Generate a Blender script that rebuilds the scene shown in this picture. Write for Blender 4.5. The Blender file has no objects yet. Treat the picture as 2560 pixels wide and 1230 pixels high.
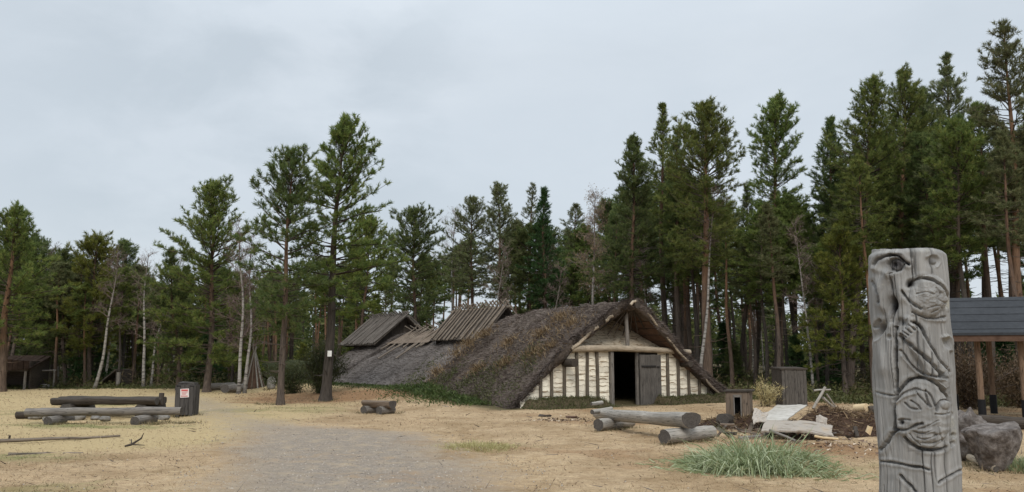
import bpy, math, random
import numpy as np
from mathutils import Vector, Matrix

random.seed(7)
RNG = np.random.default_rng(7)
PI = math.pi
C = bpy.context.scene.collection
SC = bpy.context.scene

# ---------------------------------------------------------------- camera model
F = 2009.0; CU, CV = 1280.0, 615.0; HOR = 892.0; CAMZ = 1.7
TH = math.atan((HOR - CV) / F); ST, CT = math.sin(TH), math.cos(TH)

def at(u, v, Y):
    up = CV - v
    k = Y / (F * CT - up * ST)
    return Vector(((u - CU) * k, Y, CAMZ + (F * ST + up * CT) * k))

def proj(P):
    P = np.asarray(P, float)
    x, y, z = P[..., 0], P[..., 1], P[..., 2] - CAMZ
    f = y * CT + z * ST
    up = -y * ST + z * CT
    return np.stack([CU + F * x / f, CV - F * up / f], -1)

# ---------------------------------------------------------------- numpy noise
def _h(ix, iy, iz, seed):
    n = (ix.astype(np.int64) * 374761393 + iy.astype(np.int64) * 668265263 + iz.astype(np.int64) * 1103515245 + seed * 974711) & 0xFFFFFFFF
    n = ((n ^ (n >> 13)) * 1274126177) & 0xFFFFFFFF
    n = ((n ^ (n >> 16)) * 1073676287) & 0xFFFFFFFF
    return ((n ^ (n >> 15)) & 0xFFFFFF) / float(0xFFFFFF)

def vnoise(x, y, z=0.0, seed=0):
    x, y, z = np.broadcast_arrays(np.asarray(x, float), np.asarray(y, float), np.asarray(z, float))
    x0, y0, z0 = np.floor(x), np.floor(y), np.floor(z)
    fx, fy, fz = x - x0, y - y0, z - z0
    fx, fy, fz = [f * f * (3 - 2 * f) for f in (fx, fy, fz)]
    r = 0
    for a in (0, 1):
        for b in (0, 1):
            for c in (0, 1):
                r = r + _h(x0 + a, y0 + b, z0 + c, seed) * (fx if a else 1 - fx) * (fy if b else 1 - fy) * (fz if c else 1 - fz)
    return r * 2 - 1

def fbm(x, y, z=0.0, seed=0, o=4):
    r = 0; a = 1.0; f = 1.0; s = 0
    for i in range(o):
        r = r + a * vnoise(np.asarray(x) * f + i * 7.3, np.asarray(y) * f - i * 3.1, np.asarray(z) * f, seed + i)
        s += a; a *= .5; f *= 2.03
    return r / s

def sstep(a, b, x):
    t = np.clip((np.asarray(x, float) - a) / (b - a), 0, 1)
    return t * t * (3 - 2 * t)

# ---------------------------------------------------------------- ground shape
HA = np.array([0.13, 27.0]); HANG = math.atan2(.53, .85)
EX = np.array([math.cos(HANG), math.sin(HANG)]); ET = np.array([-EX[1], EX[0]])

def house_local(x, y):
    dx, dy = x - HA[0], y - HA[1]
    return dx * EX[0] + dy * EX[1], dx * ET[0] + dy * ET[1]

def forest_edge(x):
    """depth (Y) at which the wood floor starts"""
    x = np.asarray(x, float)
    return np.interp(x, [-60, -28, -14, -8, 0, 6, 10.5, 14, 30, 60], [44, 44, 43, 46, 50, 46, 33, 29, 28, 28])

def gz(x, y):
    x = np.asarray(x, float); y = np.asarray(y, float)
    s, t = house_local(x, y)
    z = 0.05 * fbm(x * .22, y * .22, seed=11, o=3) + 0.02 * fbm(x * 1.3, y * 1.3, seed=12, o=3)
    # bank of sand and earth along the house foot
    bank = sstep(-4.5, -.2, s) * (1 - sstep(9.6, 13, s)) * sstep(-.5, 9, t) * (1 - sstep(26, 34, t))
    z = z + .42 * bank
    z = z + .3 * sstep(3, 16, x) * sstep(32, 50, y)
    z = z + .022 * fbm(x * 3.1, y * 3.1, seed=13, o=3) - .02 * sstep(.25, .6, fbm(x * 2.2, y * 2.2, seed=14, o=2))
    return z

def G(u, v, z=None, it=6):
    """ground point seen at pixel u, v"""
    zz = 0.0
    for _ in range(it):
        Y = F * (CAMZ - zz) / max(v - HOR, 1)
        # exact along-ray solve
        up = CV - v
        dz = (F * ST + up * CT) / (F * CT - up * ST)
        Y = (zz - CAMZ) / dz
        X = (u - CU) / (F * CT - up * ST) * Y
        zz = float(gz(X, Y))
    return Vector((X, Y, zz))

# ---------------------------------------------------------------- materials
def nodes(name):
    m = bpy.data.materials.new(name); m.use_nodes = True
    nt = m.node_tree; nt.nodes.clear()
    out = nt.nodes.new('ShaderNodeOutputMaterial')
    b = nt.nodes.new('ShaderNodeBsdfPrincipled')
    nt.links.new(b.outputs[0], out.inputs[0])
    return m, nt, b, out

class NB:
    """tiny node builder"""
    def __init__(s, nt): s.nt = nt
    def n(s, typ, **kw):
        x = s.nt.nodes.new(typ)
        for k, v in kw.items(): setattr(x, k, v)
        return x
    def link(s, a, b): s.nt.links.new(a, b)
    def attr(s, name):
        a = s.n('ShaderNodeAttribute'); a.attribute_name = name; return a
    def coord(s, kind='Object'):
        return s.n('ShaderNodeTexCoord').outputs[kind]
    def mapping(s, vec, scale=(1, 1, 1), loc=(0, 0, 0)):
        m = s.n('ShaderNodeMapping'); m.inputs['Scale'].default_value = scale; m.inputs['Location'].default_value = loc
        s.link(vec, m.inputs['Vector']); return m.outputs[0]
    def noise(s, vec, scale, detail=4, rough=.55, dist=0.0):
        t = s.n('ShaderNodeTexNoise'); t.inputs['Scale'].default_value = scale; t.inputs['Detail'].default_value = detail
        t.inputs['Roughness'].default_value = rough; t.inputs['Distortion'].default_value = dist
        if vec is not None: s.link(vec, t.inputs['Vector'])
        return t.outputs['Fac']
    def ramp(s, fac, stops, interp='LINEAR'):
        r = s.n('ShaderNodeValToRGB'); e = r.color_ramp.elements; r.color_ramp.interpolation = interp
        while len(e) < len(stops): e.new(.5)
        for q, (p, c) in zip(e, stops):
            q.position = p; q.color = (*c, 1) if len(c) == 3 else c
        s.link(fac, r.inputs[0]); return r.outputs[0]
    def mix(s, fac, a, b, mode='MIX'):
        m = s.n('ShaderNodeMix', data_type='RGBA', blend_type=mode)
        for sock, v in ((m.inputs[0], fac), (m.inputs[6], a), (m.inputs[7], b)):
            if isinstance(v, (int, float)): sock.default_value = v
            elif isinstance(v, tuple): sock.default_value = (*v, 1)
            else: s.link(v, sock)
        return m.outputs[2]
    def math(s, op, a, b=0.0, clamp=False):
        m = s.n('ShaderNodeMath', operation=op, use_clamp=clamp)
        for sock, v in ((m.inputs[0], a), (m.inputs[1], b)):
            if isinstance(v, (int, float)): sock.default_value = v
            else: s.link(v, sock)
        return m.outputs[0]
    def bump(s, h, bsdf, strength=.5, dist=.02):
        b = s.n('ShaderNodeBump'); b.inputs['Strength'].default_value = strength; b.inputs['Distance'].default_value = dist
        s.link(h, b.inputs['Height']); s.link(b.outputs[0], bsdf.inputs['Normal'])

M = {}

def wood(name, dark, mid, light, rough=.85, along=2.2, across=34, bump=.6, dist=.012, crack=True, patch=.5):
    m, nt, b, out = nodes(name); q = NB(nt)
    gc = q.attr('gc').outputs['Vector']
    oi = q.n('ShaderNodeObjectInfo').outputs['Random']
    v = q.mapping(gc, (along, across, across))
    f = q.noise(v, 1, 6, .62, .4)
    big = q.noise(gc, 2.3, 3)
    col = q.ramp(f, [(.28, dark), (.5, mid), (.72, light)])
    col = q.mix(patch, col, q.ramp(big, [(.3, tuple(c * .62 for c in mid)), (.7, tuple(min(1, c * 1.3) for c in mid))]))
    col = q.mix(q.math('MULTIPLY', oi, .35), col, mid)
    h = f
    if crack:
        cr = q.noise(q.mapping(gc, (along * .5, across * .55, across * .55)), 1, 2, .5, .8)
        cm = q.ramp(cr, [(.0, (1, 1, 1)), (.475, (1, 1, 1)), (.5, (.25, .25, .25)), (.525, (1, 1, 1))])
        col = q.mix(1.0, col, cm, 'MULTIPLY')
        h = q.math('ADD', f, q.math('MULTIPLY', cm, .8))
    if name == 'totem_wood':      # weather stains, shade darkened into the carved hollows, pale lichen
        st = q.attr('stain_shade').outputs['Fac']
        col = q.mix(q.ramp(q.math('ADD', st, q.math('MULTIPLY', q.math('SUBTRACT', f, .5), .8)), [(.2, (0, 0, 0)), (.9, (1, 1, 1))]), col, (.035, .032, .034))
        li = q.attr('lichen').outputs['Fac']
        col = q.mix(q.ramp(q.math('ADD', li, q.math('MULTIPLY', q.math('SUBTRACT', q.noise(gc, 42, 4), .5), 1.1)), [(.35, (0, 0, 0)), (.75, (.7, .7, .7))]), col, (.40, .39, .33))
    q.link(col, b.inputs['Base Color']); b.inputs['Roughness'].default_value = rough
    b.inputs['Specular IOR Level'].default_value = .25
    q.bump(h, b, bump, dist)
    M[name] = m

wood('grey_wood', (.075, .068, .06), (.19, .17, .15), (.33, .305, .275))
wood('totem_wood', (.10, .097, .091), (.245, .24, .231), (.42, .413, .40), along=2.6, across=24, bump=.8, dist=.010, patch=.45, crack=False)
wood('pale_pole', (.20, .155, .105), (.40, .33, .245), (.56, .48, .37))
wood('roof_pole', (.075, .060, .047), (.19, .155, .122), (.31, .265, .215))
wood('hatch_pole', (.05, .043, .037), (.13, .114, .10), (.22, .198, .178))
wood('dark_wood', (.028, .022, .018), (.062, .05, .04), (.11, .092, .075))
wood('batten_wood', (.055, .045, .034), (.12, .098, .074), (.19, .16, .12))
wood('log_end', (.035, .03, .026), (.085, .075, .066), (.15, .135, .12), along=3, across=30)
wood('door_wood', (.052, .046, .04), (.105, .094, .083), (.16, .147, .132))
wood('brown_plank', (.085, .062, .045), (.17, .128, .095), (.27, .215, .165))
wood('bench_wood', (.15, .135, .115), (.33, .305, .27), (.50, .47, .43))
wood('bin_wood', (.03, .027, .025), (.075, .068, .063), (.13, .12, .113))
wood('fresh_wood', (.42, .30, .17), (.60, .46, .28), (.72, .58, .38), crack=False)

def rough_mat(name, stops, scale=6, bump=.8, dist=.03, detail=6, rough=.95, coord='Object', rnd=0.0, scale2=1.1, mixf=.4):
    m, nt, b, out = nodes(name); q = NB(nt)
    co = q.coord(coord)
    f = q.noise(co, scale, detail, .65)
    g = q.noise(co, scale2, 3, .6)
    col = q.ramp(f, stops)
    col2 = q.ramp(g, stops)
    col = q.mix(mixf, col, col2)
    if rnd:
        r = q.attr('rnd').outputs['Fac']
        col = q.mix(rnd, col, q.ramp(r, stops))
    q.link(col, b.inputs['Base Color']); b.inputs['Roughness'].default_value = rough
    b.inputs['Specular IOR Level'].default_value = .2
    q.bump(f, b, bump, dist)
    M[name] = m

rough_mat('thatch', [(.25, (.045, .035, .028)), (.5, (.108, .085, .068)), (.75, (.195, .165, .142))], scale=9, bump=1, dist=.08, rnd=.35, scale2=.7)
rough_mat('thatch_light', [(.25, (.062, .052, .046)), (.5, (.14, .121, .11)), (.75, (.24, .213, .195))], scale=9, bump=1, dist=.08, rnd=.35, scale2=.7)
rough_mat('peat', [(.3, (.022, .013, .009)), (.5, (.055, .032, .021)), (.72, (.11, .066, .043))], scale=14, bump=1, dist=.06)
rough_mat('stone', [(.3, (.10, .095, .088)), (.5, (.21, .20, .185)), (.72, (.34, .325, .30))], scale=7, bump=.8, dist=.04)
rough_mat('stump_wood', [(.36, (.05, .04, .035)), (.5, (.15, .13, .118)), (.66, (.30, .27, .25))], scale=9, bump=1, dist=.05)
rough_mat('earth_bank', [(.3, (.032, .026, .014)), (.5, (.075, .058, .032)), (.72, (.13, .10, .06))], scale=8, bump=1, dist=.06)
rough_mat('turf_moss', [(.3, (.018, .022, .009)), (.5, (.040, .046, .018)), (.72, (.075, .07, .032))], scale=8, bump=1, dist=.06)
rough_mat('gravel_stone', [(.3, (.17, .145, .12)), (.5, (.30, .26, .22)), (.72, (.46, .41, .35))], scale=3, bump=.3, dist=.01, rnd=.8)
rough_mat('pole_under', [(.3, (.045, .036, .03)), (.5, (.10, .083, .068)), (.72, (.17, .145, .122))], scale=5, bump=.8, dist=.04)
rough_mat('felt_roof', [(.3, (.024, .026, .029)), (.5, (.036, .039, .044)), (.72, (.052, .056, .062))], scale=9, bump=.3, dist=.01, rough=.8)
rough_mat('black_sleeve', [(.3, (.006, .006, .007)), (.7, (.014, .014, .015))], scale=8, bump=.1, rough=.6)
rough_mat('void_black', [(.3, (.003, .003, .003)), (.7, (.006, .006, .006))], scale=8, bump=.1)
rough_mat('red_trunk_board', [(.3, (.05, .028, .02)), (.5, (.10, .06, .042)), (.7, (.15, .095, .07))], scale=6, bump=.5)
rough_mat('shed_roof', [(.3, (.018, .011, .008)), (.5, (.04, .025, .018)), (.7, (.07, .046, .034))], scale=6, bump=.5)
rough_mat('iron', [(.3, (.012, .011, .01)), (.7, (.03, .026, .023))], scale=12, bump=.2, rough=.6)

# birch bark sheets of the gable
def bark_sheet(name, base, darkc, amount):
    m, nt, b, out = nodes(name); q = NB(nt)
    gc = q.attr('gc').outputs['Vector']; r = q.attr('rnd').outputs['Fac']
    f = q.noise(q.mapping(gc, (3, 22, 3)), 1, 5, .6, 1.2)
    g = q.noise(gc, 3.5, 4)
    col = q.ramp(r, [(0, tuple(c * .80 for c in base)), (.5, base), (1, tuple(min(.9, c * 1.14) for c in base))])
    lent = q.ramp(f, [(.0, (1, 1, 1)), (amount, (1, 1, 1)), (amount + .09, darkc), (1, darkc)])
    col = q.mix(1.0, col, lent, 'MULTIPLY')
    col = q.mix(q.ramp(g, [(.52, (0, 0, 0)), (.75, (.5, .5, .5))]), col, (.42, .30, .18))
    q.link(col, b.inputs['Base Color']); b.inputs['Roughness'].default_value = .7
    q.bump(f, b, .4, .01)
    M[name] = m
bark_sheet('bark_sheet', (.80, .735, .60), (.26, .18, .11), .60)
bark_sheet('bark_sheet_brown', (.62, .53, .40), (.30, .22, .15), .52)
bark_sheet('bark_lip_shade', (.30, .22, .14), (.5, .42, .35), .5)
bark_sheet('bark_slab', (.38, .335, .285), (.42, .35, .29), .55)

# pine and birch bark
def trunk_mat(name, low, high, lowd, highd, split=.45, stretch=(2.2, 26, 26), white=False):
    m, nt, b, out = nodes(name); q = NB(nt)
    gc = q.attr('gc').outputs['Vector']; h = q.attr('h').outputs['Fac']
    if white:
        f = q.noise(q.mapping(gc, (9, 2.2, 2.2)), 1, 4, .6, .6)
        col = q.ramp(f, [(.36, lowd), (.47, low), (.7, high)])
        dk = q.ramp(h, [(.0, (.35, .33, .31)), (.08, (1, 1, 1)), (.6, (1, 1, 1)), (.9, (.45, .38, .34))])
        col = q.mix(1.0, col, dk, 'MULTIPLY')
    else:
        f = q.noise(q.mapping(gc, stretch), 1, 5, .6, .8)
        a = q.ramp(f, [(.32, lowd), (.66, low)]); c = q.ramp(f, [(.3, highd), (.66, high)])
        hh = q.math('ADD', h, q.math('MULTIPLY', q.math('SUBTRACT', q.noise(gc, 1.1, 2), .5), .35))
        k = q.ramp(hh, [(split - .13, (0, 0, 0)), (split + .13, (1, 1, 1))])
        col = q.mix(k, a, c)
    q.link(col, b.inputs['Base Color']); b.inputs['Roughness'].default_value = .9
    b.inputs['Specular IOR Level'].default_value = .2
    q.bump(f, b, .9, .03)
    M[name] = m
trunk_mat('pine_bark', (.135, .105, .085), (.165, .10, .064), (.045, .036, .03), (.075, .045, .032), .42)
trunk_mat('pine_bark_red', (.16, .115, .085), (.25, .145, .085), (.06, .042, .032), (.11, .062, .04), .32)
trunk_mat('dark_bark', (.085, .072, .06), (.11, .08, .058), (.032, .027, .023), (.05, .038, .028), .5)
trunk_mat('birch_bark', (.26, .24, .215), (.36, .34, .31), (.06, .052, .046), (.06, .05, .045), white=True)

def leafy(name, stops, trans=.25, rough=.6, var=.3, spec=.25):
    m, nt, b, out = nodes(name); q = NB(nt)
    r = q.attr('rnd').outputs['Fac']
    oi = q.n('ShaderNodeObjectInfo').outputs['Random']
    col = q.ramp(r, stops)
    hs = q.n('ShaderNodeHueSaturation')
    q.link(col, hs.inputs['Color'])
    q.link(q.math('ADD', q.math('MULTIPLY', oi, var), 1 - var / 2), hs.inputs['Value'])
    q.link(q.math('ADD', q.math('MULTIPLY', oi, .03), .485), hs.inputs['Hue'])
    col = hs.outputs[0]
    q.link(col, b.inputs['Base Color']); b.inputs['Roughness'].default_value = rough
    b.inputs['Specular IOR Level'].default_value = spec
    if trans:
        t = q.n('ShaderNodeBsdfTranslucent'); q.link(col, t.inputs['Color'])
        mx = q.n('ShaderNodeMixShader'); mx.inputs[0].default_value = trans
        q.link(b.outputs[0], mx.inputs[1]); q.link(t.outputs[0], mx.inputs[2]); q.link(mx.outputs[0], out.inputs[0])
    M[name] = m
leafy('needles', [(0, (0.070, 0.105, 0.028)), (.5, (0.149, 0.192, 0.050)), (.85, (0.255, 0.279, 0.080)), (1, (0.320, 0.299, 0.102))], trans=.5)
leafy('needles_dark', [(0, (0.058, 0.092, 0.032)), (.5, (0.118, 0.157, 0.051)), (.9, (0.202, 0.228, 0.078)), (1, (0.272, 0.258, 0.104))], trans=.5)
leafy('needles_warm', [(0, (0.084, 0.106, 0.022)), (.5, (0.166, 0.192, 0.038)), (.85, (0.274, 0.276, 0.064)), (1, (0.334, 0.287, 0.087))], trans=.5)
leafy('needles_grey', [(0, (0.087, 0.106, 0.050)), (.5, (0.161, 0.184, 0.080)), (.9, (0.276, 0.271, 0.134)), (1, (0.350, 0.308, 0.161))], trans=.5)
leafy('spruce_green', [(0, (0.021, 0.050, 0.014)), (.5, (0.042, 0.090, 0.025)), (1, (0.074, 0.126, 0.042))])
leafy('under_pine', [(0, (.022, .030, .012)), (.5, (.05, .062, .022)), (1, (.10, .11, .04))])
leafy('dead_twigs', [(0, (.05, .038, .03)), (.5, (.10, .08, .066)), (1, (.17, .14, .12))], trans=0)
leafy('birch_twigs', [(0, (.085, .058, .05)), (.5, (.16, .115, .10)), (1, (.25, .19, .165))], trans=0)
leafy('birch_catkins', [(0, (.15, .095, .06)), (.5, (.25, .165, .105)), (1, (.36, .26, .17))], trans=.2)
leafy('lyme_green', [(0, (.40, .33, .18)), (.2, (.22, .25, .12)), (.5, (.23, .30, .15)), (1, (.46, .52, .34))], trans=.3, var=0)
leafy('dry_straw', [(0, (.22, .16, .085)), (.5, (.36, .28, .165)), (1, (.50, .41, .26))], trans=.2, var=0)
leafy('yellow_straw', [(0, (.26, .21, .09)), (.5, (.42, .36, .18)), (1, (.55, .48, .27))], trans=.25, var=0)
leafy('moss_green', [(0, (.045, .045, .018)), (.5, (.075, .088, .03)), (1, (.14, .145, .06))], var=0)
leafy('cover_green', [(0, (.035, .055, .016)), (.5, (.078, .115, .034)), (1, (.17, .19, .07))], var=0)
leafy('under_leaf', [(0, (0.044, 0.048, 0.016)), (.4, (0.069, 0.074, 0.024)), (.8, (0.106, 0.108, 0.036)), (1, (0.188, 0.144, 0.060))], var=.2)
leafy('brown_leaf', [(0, (.06, .042, .022)), (.5, (.115, .082, .045)), (1, (.19, .145, .085))], var=.2)
leafy('fern_dead', [(0, (.08, .05, .026)), (.5, (.17, .11, .06)), (1, (.36, .27, .16))], trans=.1, var=0)
leafy('thatch_straw', [(0, (.042, .032, .026)), (.5, (.108, .086, .070)), (.9, (.20, .17, .153)), (1, (.31, .265, .22))], trans=0, rough=.95, var=0)
leafy('thatch_straw_light', [(0, (.062, .052, .046)), (.5, (.142, .124, .112)), (.9, (.24, .214, .195)), (1, (.34, .305, .27))], trans=0, rough=.95, var=0)
leafy('chip', [(0, (.05, .03, .02)), (.4, (.16, .11, .075)), (.75, (.40, .31, .22)), (1, (.65, .56, .44))], trans=0, var=0)
leafy('litter', [(0, (.06, .042, .026)), (.5, (.14, .098, .06)), (1, (.27, .20, .12))], trans=0, var=0)

def flat(name, c, rough=.6):
    m, nt, b, out = nodes(name); q = NB(nt)
    f = q.noise(q.coord(), 25, 3)
    q.link(q.ramp(f, [(.3, tuple(x * .88 for x in c)), (.7, tuple(min(1, x * 1.06) for x in c))]), b.inputs['Base Color'])
    b.inputs['Roughness'].default_value = rough
    M[name] = m
flat('sign_white', (.74, .66, .63)); flat('sign_red', (.55, .10, .09)); flat('notice_white', (.78, .78, .76))
flat('frame_pale', (.34, .325, .30)); rough_mat('white_sheet', [(.3, (.25, .22, .18)), (.5, (.44, .415, .375)), (.7, (.55, .53, .49))], scale=5, bump=.5, dist=.02)

# ground: sand, dry turf, gravel, moss, needle litter by surface-type masks
def ground_mat():
    m, nt, b, out = nodes('ground'); q = NB(nt)
    co = q.coord('Object')
    A = lambda n: q.attr(n).outputs['Fac']
    n_f = q.noise(co, 26, 8, .72); n_m = q.noise(co, 3.2, 5, .6); n_l = q.noise(co, .55, 4, .55); n_x = q.noise(co, 85, 4, .7)
    sand = q.ramp(n_f, [(.3, (.33, .235, .145)), (.5, (.48, .358, .228)), (.7, (.61, .475, .32))])
    sand2 = q.ramp(n_m, [(.32, (.35, .25, .15)), (.52, (.455, .34, .215)), (.7, (.55, .43, .285))])
    sand = q.mix(.5, sand, sand2)
    n_s = q.noise(q.mapping(co, (.7, 1.3, 1)), 7.5, 4, .6)
    sand = q.mix(.75, sand, q.ramp(n_s, [(.34, (.74, .70, .64)), (.5, (1, 1, 1)), (.66, (1.16, 1.14, 1.10))]), 'MULTIPLY')
    grain = q.ramp(n_x, [(.38, (.36, .29, .22)), (.5, (1, 1, 1)), (.68, (1.22, 1.22, 1.18))])
    sand = q.mix(.75, sand, grain, 'MULTIPLY')
    blot = q.ramp(n_l, [(.38, (.70, .66, .60)), (.55, (1.0, 1.0, 1.0)), (.72, (1.10, 1.09, 1.06))])
    sand = q.mix(.8, sand, blot, 'MULTIPLY')
    def masked(name, amt=.55):
        s = q.math('ADD', A(name), q.math('MULTIPLY', q.math('SUBTRACT', n_m, .5), amt))
        s = q.math('ADD', s, q.math('MULTIPLY', q.math('SUBTRACT', n_f, .5), .55))
        return q.ramp(s, [(.26, (0, 0, 0)), (.78, (1, 1, 1))])
    yel = q.ramp(n_f, [(.3, (.33, .245, .125)), (.5, (.45, .345, .19)), (.72, (.56, .45, .27))])
    col = q.mix(masked('turf', .8), sand, yel)
    grs = q.ramp(n_f, [(.3, (.13, .135, .05)), (.55, (.24, .225, .10)), (.75, (.34, .30, .15))])
    col = q.mix(masked('green', .9), col, grs)
    vor = q.n('ShaderNodeTexVoronoi'); vor.inputs['Scale'].default_value = 34; q.link(co, vor.inputs['Vector'])
    peb = q.ramp(vor.outputs['Color'], [(.15, (.205, .17, .135)), (.5, (.25, .213, .176)), (.85, (.39, .34, .285))])
    gfine = q.ramp(n_x, [(.36, (.22, .185, .15)), (.5, (.265, .225, .186)), (.66, (.38, .33, .278))])
    grav = q.mix(.5, peb, gfine)
    grav = q.mix(q.ramp(n_m, [(.45, (0, 0, 0)), (.72, (.8, .8, .8))]), grav, (.41, .325, .225))
    col = q.mix(masked('gravel', 1.25), col, grav)
    red = q.ramp(n_f, [(.3, (.16, .088, .045)), (.5, (.27, .16, .085)), (.72, (.38, .25, .14))])
    col = q.mix(masked('needle', .8), col, red)
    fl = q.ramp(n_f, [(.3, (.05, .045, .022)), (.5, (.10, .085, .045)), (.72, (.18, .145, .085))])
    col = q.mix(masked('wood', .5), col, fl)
    q.link(col, b.inputs['Base Color']); b.inputs['Roughness'].default_value = 1.0
    b.inputs['Specular IOR Level'].default_value = .1
    h = q.math('ADD', q.math('MULTIPLY', n_f, .6), q.math('MULTIPLY', n_x, .5))
    h = q.math('ADD', h, q.math('MULTIPLY', vor.outputs['Distance'], .4))
    q.bump(h, b, .75, .03)
    M['ground'] = m
ground_mat()

# ---------------------------------------------------------------- mesh building
def tag(o, label=None, cat=None, group=None, kind=None):
    if label: o['label'] = label
    if cat: o['category'] = cat
    if group: o['group'] = group
    if kind: o['kind'] = kind
    return o

def empty(name, loc, rz=0.0, label=None, cat=None, group=None):
    o = bpy.data.objects.new(name, None); C.objects.link(o)
    o.location = loc; o.rotation_euler = (0, 0, rz); o.empty_display_size = .2
    return tag(o, label, cat, group)

def mesh_np(name, V, F4=None, F3=None, mats=(), m4=None, m3=None, attrs=None, smooth=False, parent=None, link=True):
    V = np.asarray(V, np.float32)
    F4 = np.zeros((0, 4), np.int32) if F4 is None else np.asarray(F4, np.int32).reshape(-1, 4)
    F3 = np.zeros((0, 3), np.int32) if F3 is None else np.asarray(F3, np.int32).reshape(-1, 3)
    me = bpy.data.meshes.new(name)
    me.vertices.add(len(V)); me.vertices.foreach_set('co', V.ravel())
    loops = np.concatenate([F4.ravel(), F3.ravel()]).astype(np.int32)
    me.loops.add(len(loops)); me.loops.foreach_set('vertex_index', loops)
    n4, n3 = len(F4), len(F3)
    starts = np.concatenate([np.arange(n4) * 4, n4 * 4 + np.arange(n3) * 3]).astype(np.int32)
    me.polygons.add(n4 + n3); me.polygons.foreach_set('loop_start', starts)
    mi = np.concatenate([np.zeros(n4, np.int32) if m4 is None else np.broadcast_to(np.asarray(m4, np.int32), (n4,)),
                         np.zeros(n3, np.int32) if m3 is None else np.broadcast_to(np.asarray(m3, np.int32), (n3,))])
    for mm in mats: me.materials.append(M[mm] if isinstance(mm, str) else mm)
    me.update(calc_edges=True)
    me.polygons.foreach_set('material_index', mi.astype(np.int32))
    me.polygons.foreach_set('use_smooth', np.full(n4 + n3, bool(smooth)))
    for k, d in (attrs or {}).items():
        d = np.asarray(d, np.float32)
        if d.ndim == 1:
            a = me.attributes.new(k, 'FLOAT', 'POINT'); a.data.foreach_set('value', d)
        else:
            a = me.attributes.new(k, 'FLOAT_VECTOR', 'POINT'); a.data.foreach_set('vector', d.ravel())
    me.validate()
    o = bpy.data.objects.new(name, me)
    if link: C.objects.link(o)
    if parent is not None: o.parent = parent
    return o

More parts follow.
